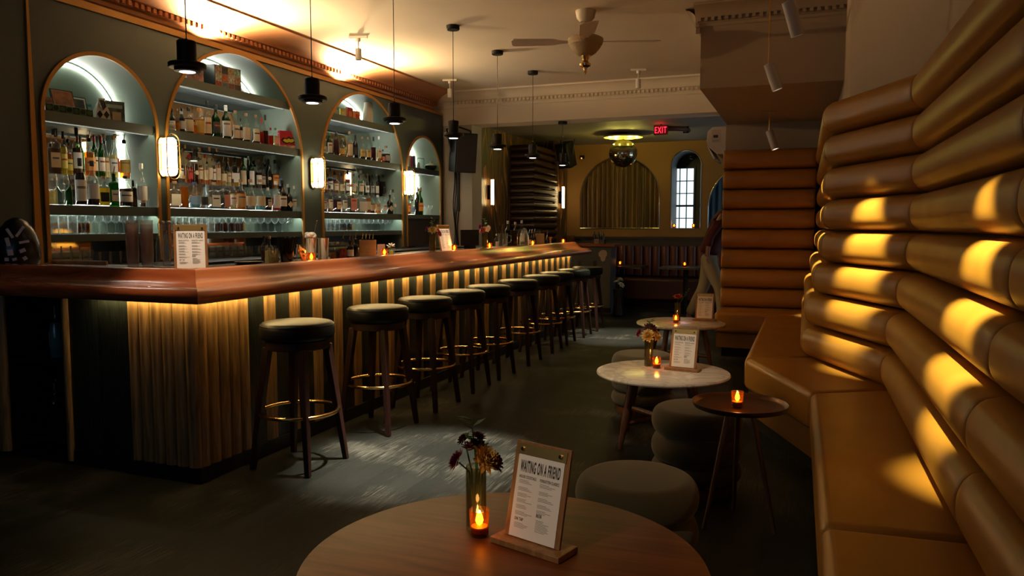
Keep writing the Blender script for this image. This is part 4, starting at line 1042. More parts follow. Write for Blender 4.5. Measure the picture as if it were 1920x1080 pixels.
mb = MB().box(-.062,.062,-.05,.05,0,.006).box(-.062,.062,-.05,-.043,.006,.135).box(-.062,.062,.043,.05,.006,.135).box(-.062,-.055,-.043,.043,.006,.135).box(.055,.062,-.043,.043,.006,.135)
mb.build('box_sides', pbr('pale_box_wood', (.34,.20,.09), .6, var=.2, vscale=8, stretch=(1,1,8)), t)
for i in range(4):
    x = -.04+i*.026
    b = MB().lathe([(0,.007),(.011,.007),(.011,.12),(.006,.145),(0,.147)],10).xf(Matrix.Translation((x,(-1)**i*.018,0))).build('dasher', BLACKG, t)
    MB().cyl((x,(-1)**i*.018,.147),(x+.004,(-1)**i*.018,.185),.003,.002,6).build('spout', STEEL, b)
q = place(715, 484, -3.08, Z0)
t = thing('table_card', 'small blank pinkish card standing behind a bar candle', 'card', tuple(q), R_(35)); MB().box(-.03,.03,0,.003,0,.10).build('card', paint((.40,.24,.18),.6), t); MB().box(-.03,.03,-.02,.02,0,.003).build('foot', paint((.40,.24,.18),.6), t)
candle(tuple(place(721, 485, -2.955, Z0)), 'on the bar, beside the glass of white petals')
q = place(734, 482, -3.0, Z0)
t = thing('petal_glass', 'glass holding white folded petals and a lime wedge on the bar', 'glass', tuple(q))
MB().lathe([(0,0),(.022,0),(.024,.003),(.030,.09),(.0285,.09),(.022,.008),(0,.008)],18).build('glass_cup', CLEAR, t)
bloom(MB(), (0,0,.085), .042, (.1,-.2,1), 16, .9, 1.1).build('white_petals', paint((.85,.82,.72),.6), t, 0)
MB().sphere((.004,-.004,.035), .019, 12, 8).build('lime_wedge', paint((.45,.50,.08),.5), t)
vase(tuple(place(811, 477, -2.96, Z0)), 'vase of cream and crimson flowers beside the farther menu on the bar',
     [((.012,-.020,.205),.038,(.85,.66,.25),'cream'),((.03,.035,.195),.032,(.55,.06,.12),'crimson'),((.035,.055,.175),.026,(.60,.08,.10),'crimson'),((-.03,-.045,.215),.020,(.25,.03,.22),'purple')],
     [((0,0,.17),(.004,-.008,.300),9,.040),((0,0,.16),(-.02,.02,.25),5,.035)], seed=2)
menu_at(tuple(place(837, 475, -3.01, Z0)), R_(74), 'on the middle of the bar, beside a flower vase')
candle(tuple(place(852, 474, -2.955, Z0)), 'on the bar, beside the farther bar menu')
vase(tuple(place(909, 469, -2.97, Z0)), 'vase of pink and white flowers toward the far end of the bar',
     [((.0,.015,.205),.040,(.82,.62,.55),'pale pink'),((-.01,-.025,.195),.032,(.75,.16,.14),'coral'),((-.03,-.05,.235),.024,(.32,.04,.25),'purple'),((.02,.05,.225),.022,(.80,.78,.62),'white')],
     [((0,0,.17),(.0,.0,.310),9,.042)], seed=4)
candle(tuple(place(918, 469, -2.955, Z0)), 'on the bar, beside the pink and white flowers')
# far cluster
simple_bottle(931, -3.10, 'small white-labelled bottle beside the pink flowers on bar', .15, .026, 'q', 'cl', 'w', 's')
q = place(943, 466, -3.12, Z0)
t = thing('water_pitcher', 'clear pitcher with a long spoon at the far bar station', 'pitcher', tuple(q))
MB().lathe([(0,0),(.045,0),(.047,.004),(.052,.13),(.055,.16),(.053,.16),(.045,.01),(0,.01)],22).build('glass_body', CLEARG, t)
MB().tube([(.055,.02,.14),(.085,.03,.13),(.085,.03,.07),(.05,.02,.05)],.006,8).build('handle', CLEARG, t)
MB().cyl((0,0,.012),(-.02,.05,.26),.003,.002,6).build('long_spoon', STEEL, t)
q = place(960, 466, -3.12, Z0)
t = thing('ice_bucket', 'dark round ice bucket with a steel scoop at far bar station', 'bucket', tuple(q))
MB().lathe([(0,0),(.055,0),(.06,.005),(.072,.19),(.069,.19),(.056,.01),(0,.01)],24).build('bucket', pbr('dark_bucket', (.015,.013,.012), .18, metal=.6), t); MB().cyl((0,0,.05),(.03,.04,.26),.008,.006,8).build('scoop', STEEL, t)
q = place(983, 464, -3.06, Z0)
t = thing('ribbed_carafe', 'ribbed clear carafe with amber reflections beside the ice bucket', 'carafe', tuple(q))
MB().lathe([(0,0),(.052,0),(.055,.004),(.054,.10),(.042,.15),(.025,.18),(.028,.20),(.026,.20),(.05,.10),(.05,.01),(0,.01)],16).build('glass_body', CLEARG, t, 10); MB().lathe([(.02,.2),(.02,.215),(0,.22)],12).build('stopper', STEEL, t)
simple_bottle(952, -3.25, 'tall clear bottle with silver cap behind the pitcher', .29, .036, 'q', 'cl', '', 's')
simple_bottle(966, -3.25, 'tall straw bottle with silver cap behind the ice bucket', .28, .036, 'q', 'st', '', 's')
simple_bottle(978, -3.25, 'tall white-labelled bottle behind the ribbed carafe', .30, .036, 'q', 'cl', 'w', 's')
for i, x in enumerate((992, 997, 1002)):
    simple_bottle(x, -3.10, 'small black bottle with pourer, %s of three before the far wooden box' % nth(i), .15, .024, 'q', 'bk', 'w' if i == 0 else '', 'p')
q = place(1010, 461, -3.14, Z0)
t = thing('wooden_caddy', 'pale wooden box caddy at the far end of the bar', 'caddy', tuple(q), R_(20))
mb = MB().box(-.07,.07,-.05,.05,0,.006).box(-.07,.07,-.05,-.043,.006,.145).box(-.07,.07,.043,.05,.006,.145).box(-.07,-.063,-.043,.043,.006,.145).box(.063,.07,-.043,.043,.006,.145); mb.build('box_sides', MATS['pale_box_wood'], t)
MB().lathe([(0,.007),(.025,.007),(.025,.15),(.015,.18),(.015,.2),(0,.2)],14).build('bottle_inside', CLEARG, t)
q = place(1024, 460, -3.1, Z0); t = thing('bar_tweezers', 'thin steel tongs standing in a cup beyond the far box', 'tongs', tuple(q)); MB().lathe([(0,0),(.02,0),(.022,.06),(0,.06)],14).build('cup', BLACKP, t); MB().cyl((0,0,.06),(.01,.03,.17),.004,.002,6).build('tongs', STEEL, t)
q = place(1032, 459, -3.0, Z0); t = thing('jigger', 'brass double jigger at the far end of the bar', 'jigger', tuple(q)); MB().lathe([(.018,0),(.008,.045),(.021,.10),(.019,.10),(.006,.047),(.016,0)],18).build('double_cone', BRASS, t)
candle(tuple(place(999, 464, -2.955, Z0)), 'on the bar, before the far black pourer bottles')
candle(tuple(place(1056, 459, -2.955, Z0)), 'at the very far end of the bar')
q = place(655, 489, -2.98, Z0); t = thing('napkin_stack', 'flat stack of white napkins on the bar before the bitters', 'napkins', tuple(q), R_(10)); MB().box(-.05,.05,-.09,.09,0,.012).build('napkins', pbr('white_napkin', (.82,.78,.70), .8), t)
q = place(856, 470, -3.40, Z0); t = thing('order_terminal', 'dark till screen standing at the back edge of the bar', 'terminal', (-3.36, q.y+.25, Z0), R_(60)); MB().box(-.12,.12,-.008,.008,.03,.20).build('screen', BLACKP, t, bevel=.003); MB().box(-.05,.05,-.04,.04,0,.03).build('foot', BLACKP, t)
for i, x in enumerate((869, 876, 883, 890)):
    q = place(x, 462, -4.3, 1.0506); bottle(tuple(q), 0, '%s bottle, %s from left on counter below the loudspeaker' % (('green glass','black','amber','clear')[i], nth(i)), 'bottles below the loudspeaker', 'qwqq'[i], .25, .036, ('gr','bk','am','cl')[i], 'w' if i % 2 else '', 'k')

# ------------------------------------------------------------------ sconces on the alcove piers
SCG = emit('sconce_glow', (1.0,.76,.40), 18)
AMBP = glass('amber_sconce_plate', (.75,.42,.12), .5, (.55,.28,.06), .15)
def stad(w, h, n=10):
    r = w/2; return [(r*math.cos(PI*i/n), h/2-r+r*math.sin(PI*i/n)) for i in range(n+1)]+[(-r*math.cos(PI*i/n), -h/2+r-r*math.sin(PI*i/n)) for i in range(n+1)]
def make_sconce():
    t = thing('wall_sconce', '', 'lamp', (0,0,0), 0, 'wall sconces between the alcoves')
    MB().prism(stad(.10,.30), 0, .012, 'x').build('back_plate', BRASS, t)
    MB().prism([(u*1.0, v) for u, v in stad(.082,.282)], .03, .095, 'x').build('glass_diffuser', SCG, t, 40)
    MB().tube([(.10,u,v) for u, v in stad(.125,.335,12)], .0045, 8, True).build('ring_frame', BRASS, t)
    for z in (-.085,.085):
        MB().tube([(.012,-.05,z),(.10,-.052,z),(.105,0,z),(.10,.052,z),(.012,.05,z)], .0035, 6).build('strap', BRASS, t)
    MB().box(.012,.03,-.02,.02,-.10,.10).build('lamp_holder', BRASS, t)
    return t
sc = make_sconce()
for i, (y, lb) in enumerate(((4.447,'glowing oval brass wall sconce beside the left narrow alcove'),(6.315,'glowing oval brass wall sconce between the two wide alcoves'),(8.152,'glowing oval brass wall sconce beside the far narrow alcove'))):
    if i == 0: sc.location = (WX+.013, y, 1.83); sc['label'] = lb; r = sc
    else: r = dup(sc, (WX+.013, y, 1.83), 0, lb)

# ------------------------------------------------------------------ pendants over the bar
LENS = emit('pendant_lens', (1.0,.93,.84), 7)
def make_pendant(zc, name=''):
    t = thing('pendant_lamp', '', 'lamp', (0,0,0), 0, 'black pendants over the bar')
    MB().lathe([(0,0),(.058,0),(.058,-.032),(.052,-.038),(0,-.038)], 24).build('canopy', BLACK, t)
    L0 = zc-2.235
    MB().cyl((0,0,-.03),(0,0,-L0+.012),.0028,None,6).build('cord', BLACKP, t)
    sh = MB().lathe([(0,.012),(.006,.012),(.008,0),(.044,0),(.047,-.004),(.047,-.105),(.086,-.108),(.090,-.112),(.090,-.128),(.086,-.132),(.062,-.134),(.062,-.148),(.040,-.150),(.036,-.146),(0,-.146)], 36).xf(Matrix.Translation((0,0,-L0))).build('shade', BLACK, t, 35)
    MB().lathe([(.038,-.1512),(.036,-.1518),(0,-.1518)], 28).xf(Matrix.Translation((0,0,-L0))).build('lens', LENS, t)
    return t, L0
pend, PL0 = make_pendant(ZC); pend2 = None
PY = [3.05, 4.09, 5.12, 6.155, 7.185, 8.25, 9.395]
for i, y in enumerate(PY):
    lb = 'black cylindrical pendant lamp over the bar, %s from the near end' % nth(i)
    if i == 0: pend.location = (-2.9, y, ZC); pend['label'] = lb; r = pend
    elif i < 6: r = dup(pend, (-2.9, y, ZC), 0, lb)
    else:
        r, _ = make_pendant(2.635); r.location = (-2.9, y, 2.635); r['label'] = 'black pendant lamp hanging from the beam at the far bar end'
    light('SPOT', 'pendant_light', (-2.9, y, 2.075), 50, (1.0,.80,.56), .03, (-2.9, y, 0), 48, .8)
# ------------------------------------------------------------------ channel-tufted banquette
BL = [Vector((.08,8.42)), Vector((.08,5.365)), Vector((.48,4.45)), Vector((.488,2.35)), Vector((.53,-.6))]   # seat/back line, far to near
banq = thing('banquette', 'tall mustard leather banquette with horizontal tufted rolls along the right wall', 'sofa', (.08, 5.365, 0))
O = Vector((.08, 5.365, 0))
def L(mb): return mb.xf(Matrix.Translation(-O))
def normals(pl, side):
    segs = [(b-a).normalized() for a, b in zip(pl[:-1], pl[1:])]
    ns = [Vector((t.y, -t.x))*side for t in segs]
    ms = [ns[0]]
    for a, b in zip(ns[:-1], ns[1:]):
        m = (a+b).normalized(); ms.append(m/m.dot(a))
    ms.append(ns[-1]); return ns, ms
ns, ms = normals(BL, 1)
# make sure the normals point into the room (-X)
if ns[0].x > 0: ns, ms = normals(BL, -1)
REC = [0, .028, .075, .105, .115, .118, .112, .100]
DEPTHR = [.082, .095, .097, .09, .09, .09, .09, .09]
SEAT = .455; PITCH = .2075
def roll_prof(k):
    z0 = SEAT+k*PITCH+.0035; z1 = SEAT+(k+1)*PITCH-.0035; d = DEPTHR[k]; pts = [(-.045, z0)]
    N = 18
    for i in range(N+1):
        t = i/N; a = abs(2*t-1)
        pts.append((d*(1-a**2.5)**(1/2.0), z0+(z1-z0)*t))
    pts.append((-.045, z1)); return pts
def roll(pa, pb, ma, mb_, k, name='back_roll'):
    pf = roll_prof(k); n = len(pf); rec = REC[k]
    ln = (pb-pa).length; st = [0, .006/ln, .02/ln, .05/ln]+[i/8 for i in range(1, 8)]+[1-.05/ln, 1-.02/ln, 1-.006/ln, 1]
    sc = {0:.80, 1:.91, 2:.975, 3:1.0}
    vs = []; S = len(st)
    zc = SEAT+(k+.5)*PITCH
    for j, t in enumerate(st):
        e = min(j, S-1-j); g = sc.get(e, 1.0)
        for o, z in pf:
            oo = o*g if o > 0 else o
            zz = zc+(z-zc)*(.93+.07*g if g < 1 else 1)
            a = pa+ma*(oo-rec); b = pb+mb_*(oo-rec); q = a.lerp(b, t)
            vs.append((q.x, q.y, zz))
    fs = []
    for j in range(S-1):
        for i in range(n):
            i2 = (i+1) % n; fs.append((j*n+i, j*n+i2, (j+1)*n+i2, (j+1)*n+i))
    fs += [tuple(range(n))[::-1], tuple((S-1)*n+i for i in range(n))]
    return L(MB().add(vs, fs)).build(name, LEATHER, banq, 70)
for s in range(4):
    for k in range(8):
        roll(BL[s], BL[s+1], ms[s], ms[s+1], k)
# return against the partition, facing the camera
RA, RB = Vector((-.815, 8.40)), Vector((.10, 8.40))
nR = Vector((0,-1))
save = REC[:]; 
for k in range(8):
    REC[k] = save[k]*.25; roll(RA, RB, nR, nR, k)
    REC[k] = save[k]
# frame behind the rolls
def strip(mb, pl, mm, o0, o1, z0, z1):
    for i in range(len(pl)-1):
        a, b = pl[i]+mm[i]*o0, pl[i+1]+mm[i+1]*o0; c, d = pl[i+1]+mm[i+1]*o1, pl[i]+mm[i]*o1
        mb.prism([(a.x,a.y),(b.x,b.y),(c.x,c.y),(d.x,d.y)], z0, z1)
mb = MB(); strip(mb, BL, ms, -.145, -.165, SEAT, SEAT+8*PITCH-.02); mb.box(-.80, .08, 8.46, 8.74, .02, SEAT+8*PITCH-.02)
L(mb).build('back_frame', pbr('dark_back_board', (.03,.016,.006), .7), banq)
# seat cushions
D = .42
F = [BL[0]+Vector((-.40,-.66)), Vector((-.34,5.14)), Vector((.055,4.19)), Vector((.068,2.32)), Vector((.10,-.6))]
def cushion(poly, z0, z1, name='seat_cushion', mat=LEATHER, bv=.035):
    o = L(MB().prism(poly, z0, z1)).build(name, mat, banq, 40, bevel=bv, bseg=5); return o
def shrink(poly, d):
    c = sum((Vector(p) for p in poly), Vector((0,0)))/len(poly); out = []
    for p in poly:
        v = Vector(p)-c; out.append(tuple(c+v*(1-d/max(.01, v.length))))
    return out
gap = .002
IC = Vector((-.325, 7.80))
for i in range(4):
    b0, b1 = BL[i]+ms[i]*-.02, BL[i+1]+ms[i+1]*-.02
    f0, f1 = (IC if i == 0 else F[i]), F[i+1]
    if i == 0: b0 = Vector((.10, 7.80)) ; 
    poly = [(b0.x,b0.y),(b1.x,b1.y),(f1.x,f1.y),(f0.x,f0.y)]
    cushion(shrink(poly, gap), .255, SEAT+.004)
cushion([(-.815,7.803),(.10,7.803),(.10,8.42),(-.815,8.42)], .255, SEAT+.004)
# upholstered base and kick
def base_poly(d): return [tuple(IC+Vector((d,d))), (F[1].x+d,F[1].y), (F[2].x+d,F[2].y), (F[3].x+d,F[3].y), (F[4].x+d,F[4].y)]
fb = [(-.80,7.85),(IC.x+.03,7.85),(F[1].x+.03,F[1].y+.01),(F[2].x+.03,F[2].y+.01),(F[3].x+.03,F[3].y),(F[4].x+.03,F[4].y),(.56,-.6),(.51,2.35),(.50,4.45),(.10,5.36),(.10,8.42),(-.80,8.42)]
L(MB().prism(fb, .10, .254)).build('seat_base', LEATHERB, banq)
fk = [(x+.05 if i < 6 and i > 0 else x, y) for i, (x, y) in enumerate(fb)]
fk[0] = (-.75, 7.92); fk[1] = (fk[1][0], 7.92)
L(MB().prism(fk, 0.001, .099)).build('kick_board', BLACK, banq)

# ------------------------------------------------------------------ round tufted poufs
def make_pouf():
    t = thing('pouf', '', 'pouf', (0,0,0), 0, 'round olive velvet poufs')
    r = .222
    def ring(z0, z1, rr): 
        pr = [(0,z0)]; N = 12
        for i in range(N+1):
            a = -PI/2+PI*i/N; pr.append((rr-.055+.055*math.cos(a)**.8 if math.cos(a) > 0 else rr-.055, (z0+z1)/2+(z1-z0)/2*math.sin(a)))
        pr.append((0,z1)); return pr
    top = ring(.285,.42,r); top[-1] = (0,.426)
    MB().lathe(top, 44).build('top_cushion', VELVET, t, 70)
    MB().lathe(ring(.155,.287,r*1.0), 44).build('middle_cushion', VELVET, t, 70)
    MB().lathe(ring(.055,.157,r*1.0), 44).build('lower_cushion', VELVET, t, 70)
    MB().lathe([(0,.001),(r*.86,.001),(r*.88,.008),(r*.88,.055),(0,.055)], 36).build('wood_base', LEGW, t)
    return t
pf = make_pouf(); pf.location = (-.54,2.68,0); pf['label'] = 'olive velvet round pouf beside the front wooden table'
dup(pf, (-.475,3.83,0), .5, 'olive velvet round pouf behind the small tray table')
dup(pf, (-1.04,5.33,0), 1.1, 'olive velvet round pouf behind the nearer marble table')

# ------------------------------------------------------------------ tables
def make_marble():
    t = thing('marble_table', '', 'table', (0,0,0), 0, 'round marble tables')
    r = .40
    MB().lathe([(0,.416),(r-.012,.416),(r-.003,.420),(r,.428),(r-.004,.437),(r-.012,.44),(0,.44)], 64).build('marble_top', MARBLE, t, 40)
    mb = MB()
    for a in (PI/4, 3*PI/4):
        mb.tube([(-.29*math.cos(a),-.29*math.sin(a),.155),(.29*math.cos(a),.29*math.sin(a),.155)], .017, 8)
    mb.build('cross_stretcher', LEGW, t)
    for i in range(4):
        a = PI/4+i*PI/2; c, s = math.cos(a), math.sin(a)
        MB().tube([(.235*c,.235*s,.414),(.29*c,.29*s,.16),(.325*c,.325*s,.002)], [.026,.022,.013], 12).build('leg', LEGW, t)
    MB().lathe([(0,.392),(.24,.392),(.24,.416),(0,.416)], 32).build('apron_ring', LEGW, t)
    return t
mt = make_marble(); mt.location = (-.777,4.60,0); mt.rotation_euler.z = .12; mt['label'] = 'nearer round white marble table on splayed wooden legs'
dup(mt, (-1.03,7.02,0), .4, 'farther round white marble table on splayed wooden legs')
t = thing('wooden_table', 'round oak-topped table in the front, holding vase and menu', 'table', (-.648,1.641,0))
MB().lathe([(0,.488),(.470,.488),(.482,.494),(.486,.504),(.482,.515),(.472,.52),(0,.52)], 96).build('oak_top', OAK, t, 40)
MB().lathe([(0,.03),(.045,.03),(.04,.06),(.036,.46),(.10,.488),(0,.488)], 24).build('pedestal', BLACK, t); MB().lathe([(0,.001),(.24,.001),(.24,.014),(.06,.03),(0,.03)], 40).build('base_plate', BLACK, t)
t = thing('tray_table', 'small round metal tray table on three thin legs', 'table', (-.24,3.42,0))
TRM = pbr('bronze_tray_metal', (.15,.095,.06), .30, metal=.75)
MB().lathe([(0,.527),(.185,.527),(.196,.531),(.203,.545),(.205,.552),(.201,.552),(.194,.537),(.184,.532),(0,.532)], 60).build('tray_top', TRM, t, 50)
for i in range(3):
    a = R_(-140)+i*2*PI/3
    MB().tube([(.055*math.cos(a),.055*math.sin(a),.526),(.17*math.cos(a),.17*math.sin(a),.002)], [.0135,.0085], 12).build('leg', pbr('bronze_leg', (.14,.075,.04), .4, metal=.4), t)
MB().lathe([(0,.505),(.07,.505),(.075,.527),(0,.527)], 24).build('leg_hub', TRM, t)
# on the tables
p = onZ(893, 992, .5206); vase((p.x, p.y, .5206), 'tall vase with yellow and maroon flowers on front wooden table',
     [((.032,-.012,.195),.036,(.72,.40,.08),'yellow'),((-.045,-.02,.185),.030,(.16,.012,.022),'maroon'),((-.005,.01,.215),.036,(.09,.008,.016),'maroon'),((.05,.01,.185),.028,(.16,.012,.025),'maroon'),((-.04,.01,.235),.018,(.12,.01,.02),'maroon'),((.008,.0,.25),.018,(.12,.01,.02),'maroon')],
     [((0,0,.17),(-.012,0,.295),12,.042),((0,0,.17),(.02,.0,.25),6,.036)], LEAFD, seed=6)
candle(onZ(899, 1004, .5206), 'before the vase on the front wooden table', .10)
menu_at((-.607,1.742,.5206), R_(-17), 'on the front wooden table')
p = onZ(1216, 686, .4406); vase((p.x, p.y, .4406), 'vase of yellow and burgundy flowers on the nearer marble table',
     [((.0,-.03,.195),.040,(.78,.48,.13),'yellow'),((.05,-.02,.195),.034,(.75,.42,.10),'yellow'),((-.055,-.01,.205),.034,(.25,.02,.04),'burgundy'),((.0,.02,.235),.04,(.10,.012,.03),'burgundy'),((.03,.0,.225),.032,(.12,.015,.03),'burgundy')],
     [((0,0,.17),(.005,0,.285),9,.04)], LEAFD, seed=8)
candle(onZ(1231, 690, .4406), 'on the nearer marble table')
menu_at((-.667,4.672,.4406), R_(-9), 'on the nearer marble table')
p = onZ(1266, 604, .4406); vase((p.x+.01, p.y+.06, .4406), 'vase with one orange bloom and sprig on the farther marble table',
     [((0,-.005,.225),.042,(.60,.11,.035),'orange')], [((.02,0,.17),(.10,0,.30),8,.034)], LEAFD, seed=9)
candle(onZ(1267, 605, .4406), 'on the farther marble table')
menu_at((-.845,7.235,.4406), R_(-3), 'on the farther marble table')
candle((-.25,3.40,.5326), 'on the small metal tray table')
# ------------------------------------------------------------------ far room
CURT = pbr('gold_brown_velvet', (.20,.10,.025), .34, sheen=.3, var=.75, vscale=4, stretch=(7,1,.12))
NICH = pbr('niche_blue_grey', (.20,.25,.27), .6)
CHROME = pbr('dull_chrome_edge', (.55,.52,.47), .25, metal=1)
def niche(h, dpt, mat, name, label):
    a, b, zs, zb = h; r = (b-a)/2; c = (a+b)/2
    pts = [(a, zb)]+[(c-r*math.cos(PI*i/32), zs+r*math.sin(PI*i/32)) for i in range(33)]+[(b, zb)]
    t = thing(name, label, 'alcove', (c, 12.8, zb)); T = Matrix.Translation((-c, -12.8, -zb))
    n = len(pts); mb = MB()
    mb.add([(u,12.8,v) for u, v in pts]+[(u,12.8+dpt,v) for u, v in pts], [(i,(i+1) % n,(i+1) % n+n,i+n) for i in range(n)])
    mb.xf(T).build('lining', mat, t, 30)
    e = MB().tube([(u,12.795,v) for u, v in pts], .010, 8, True).xf(T).build('metal_edge', CHROME, t)
    return t, T, pts
t, T, pts = niche(HB[0], .22, OCH, 'arched_opening', 'wide arched opening with brown and gold curtain, far wall')
a, b = HB[0][0]-.05, HB[0][1]+.05; mb = MB(); N = 190; vs = []
rc = random.Random(11); ph = [rc.uniform(.8,1.25) for _ in range(40)]
for i in range(N+1):
    u = a+(b-a)*i/N; f = i/N*17
    y = 12.95+.045*math.sin(2*PI*f*ph[int(f) % 40]**.15)+.012*math.sin(5.1*f)
    vs += [(u, y, 1.20), (u+.004*math.sin(f*3), y+.006*math.sin(f*2), 1.9), (u, y*.0+12.95+(y-12.95)*.8, 2.56)]
mb.add(vs, [(3*i+k, 3*i+3+k, 3*i+4+k, 3*i+1+k) for i in range(N) for k in (0,1)])
o = mb.build('curtain', CURT, None, 80); o.location = (0,0,0); tag(o, 'brown and gold velvet curtain hanging in the wide arched opening', 'curtain')
struct('wall_niche_back', MB().box(-3.8,-2.1,13.04,13.06,1.1,2.7), DARKW)
t, T, pts = niche(HB[1], .62, NICH, 'arched_opening', 'narrow arched opening framing the bright paned window, far wall')
w0, w1 = onY(1262,318,13.38), onY(1299,428,13.38)
zt, zb_ = onY(1280,316,13.38).z, 1.20
wd = MB().box(-2.3,w0.x-.03,13.40,13.44,1.1,2.75).box(w1.x+.03,-1.4,13.40,13.44,1.1,2.75).box(w0.x-.03,w1.x+.03,13.40,13.44,zt+.03,2.75)
struct('wall_niche_frame', wd, pbr('black_reveal', (.012,.012,.012), .5))
mb = MB(); x0, x1 = w0.x, w1.x
mb.box(x0-.03,x0,13.37,13.43,zb_,zt+.03).box(x1,x1+.03,13.37,13.43,zb_,zt+.03).box(x0,x1,13.37,13.43,zt,zt+.03)
zm = onY(1280,386,13.38).z
mb.box(x0,x1,13.375,13.42,zm-.016,zm+.016)
for i in (1,2): x = x0+(x1-x0)*i/3; mb.box(x-.007,x+.007,13.38,13.415,zb_,zt)
for zz in (zm+(zt-zm)/3, zm+2*(zt-zm)/3, zm-(zt-zm)/3, zm-2*(zt-zm)/3): mb.box(x0,x1,13.38,13.415,zz-.007,zz+.007)
wf = struct('window_1', mb, pbr('black_window_frame', (.01,.011,.012), .4))
pn = MB().box(x0,x1,13.425,13.432,zb_,zt).build('pane', emit('daylight_pane', (.80,.95,1.0), 1.25), wf)
t = tag(MB().sphere((-1.78,13.0,2.46),.045,14,10).build('ceiling_speaker', BLACKP), 'small round black speaker at the top of the window arch', 'speaker')
t, T, pts = niche(HB[2], .25, NICH, 'arched_opening', 'arched opening with blue-grey curtain, partly behind the person')
mb = MB(); vs = []
for i in range(121):
    u = -1.5+1.4*i/120; y = 13.0+.02*math.sin(i*.75); vs += [(u,y,1.2),(u,y,2.45)]
mb.add(vs, [(2*i,2*i+2,2*i+3,2*i+1) for i in range(120)])
tag(mb.build('curtain', pbr('blue_grey_cloth', (.10,.16,.19), .7), None, 80), 'blue-grey curtain in the arched opening behind the person', 'curtain')
struct('wall_niche_back', MB().box(-1.6,0,13.06,13.08,1.1,2.6), DARKW)
# wall fitting by the curtain arch
q = onY(1092,295,12.8); t = thing('wall_fitting', 'small dark fitting on the ochre wall above the curtain arch', 'fitting', (q.x, 12.80, q.z)); MB().box(-.04,.04,-.03,-.001,-.03,.03).build('plate', BLACKP, t, bevel=.005); MB().cyl((0,-.03,0),(0,-.06,-.02),.015,None,10).build('nozzle', BRASS, t)
# tubular sconces on the ring-grain wall
TUBE = emit('tube_glow', (1.0,.72,.30), 17)
for i, (x, y, z, lb) in enumerate(((-4.2,10.04,1.79,'glowing tube sconce on the ring-grained wood wall'),(-3.85,12.30,1.79,'glowing tube sconce beyond the dark tufted column'))):
    t = thing('tube_sconce', lb, 'lamp', (x, y, z), 0, 'tube sconces')
    MB().cyl((.07,0,-.175),(.07,0,.175),.022,None,16).build('glow_tube', TUBE, t)
    for s in (-1,1): MB().cyl((.07,0,s*.175),(.07,0,s*.195),.025,None,16).build('end_cap', BRASS, t)
    MB().box(.0005,.05,-.02,.02,-.1,.1).build('bracket', BLACK, t)
struct('wall_panel', MB().box(-4.19,-3.85,12.06,12.735,0,ZB), RINGW)
# dark tufted column
t = thing('tufted_column', 'dark brown tufted leather column on the far left wall', 'column', (-4.2,10.95,0))
DL = pbr('dark_brown_leather', (.036,.013,.006), .4)
for i in range(21):
    z0 = .30+i*.107; 
    pr = [(0,0)]+[(.055*(1-abs(2*j/10-1)**2.6)**.5, .004+.099*j/10) for j in range(11)]+[(0,.103)]
    mb = MB(); 
    pts = [(.002,-.05),(.36,-.05),(.36,1.10)]
    vs = []; n = len(pr)
    mits = [(0,-1),(1,-1),(1,0)]
    for (px_, py_), (mx_, my_) in zip(pts, mits):
        for o_, z in pr: vs.append((px_+mx_*(o_-.03), py_+my_*(o_-.03)+.05, z0+z))
    mb.add(vs, [(s*n+k, s*n+k+1, (s+1)*n+k+1, (s+1)*n+k) for s in (0,1) for k in range(n-1)]+[tuple(range(n)), tuple(2*n+k for k in range(n))[::-1]])
    mb.build('tuft_roll', DL, t, 60)
MB().box(.002,.31,.04,1.09,.002,2.53).build('core', DARKW, t)
# mirror ball
t = thing('mirror_ball', 'gold-lit mirror ball hanging under a round mirrored plate', 'mirror ball', (-2.57,11.4,ZB))
d = depth((-2.57,11.4,2.4)); rb = 26.5*d/FPX
zc_ = onY(1168,288,11.4).z-ZB
MT = []
def facet_mat():
    m, nt, out = nodes_of('mirror_tiles'); b = nt.nodes.new('ShaderNodeBsdfPrincipled'); nt.links.new(b.outputs[0], out.inputs[0])
    b.inputs['Base Color'].default_value = (.72,.66,.40,1); b.inputs['Metallic'].default_value = 1; b.inputs['Roughness'].default_value = .12
    return m
TILE = facet_mat()
mb = MB(); rows = 26
for i in range(rows):
    a0 = PI*i/rows+.006; a1 = PI*(i+1)/rows-.006; am = (a0+a1)/2; k = max(6, int(2*rows*math.sin(am)))
    for j in range(k):
        b0 = 2*PI*j/k+.004/max(.1,math.sin(am)); b1 = 2*PI*(j+1)/k-.004/max(.1,math.sin(am))
        f = lambda a_, b_: (rb*math.sin(a_)*math.cos(b_), rb*math.sin(a_)*math.sin(b_), zc_+rb*math.cos(a_))
        mb.add([f(a0,b0), f(a1,b0), f(a1,b1), f(a0,b1)], [(0,1,2,3)])
mb.build('mirror_tiles', TILE, t, 0); MB().sphere((0,0,zc_), rb*.985, 32, 20).build('ball_core', pbr('ball_core', (.05,.045,.02), .4), t)
zp = onY(1168,258,11.4).z-ZB; rp = 36*d/FPX
mb = MB()
for i in range(14):
    for j in range(-14,14):
        x, y = (i-7)*rp/7, j*rp/7
        if math.hypot(x+rp/14, y+rp/14) < rp*.97: mb.add([(x+.002,y+.002,zp-.002),(x+.002,y+rp/7-.002,zp-.002),(x+rp/7-.002,y+rp/7-.002,zp-.002),(x+rp/7-.002,y+.002,zp-.002)],[(0,1,2,3)])
MB().lathe([(0,zp),(rp,zp),(rp,zp+.02),(0,zp+.02)],40).build('round_plate', pbr('plate_gold', (.45,.38,.12), .5), t); mb.build('plate_tiles', pbr('plate_tile', (.75,.68,.25), .45), t, 0)
MB().cyl((0,0,-.002),(0,0,zc_+rb*.95),.008,None,8).build('hanger', BRASS, t); MB().lathe([(0,0),(.06,0),(.06,-.02),(0,-.02)],20).build('ceiling_mount', BLACK, t)
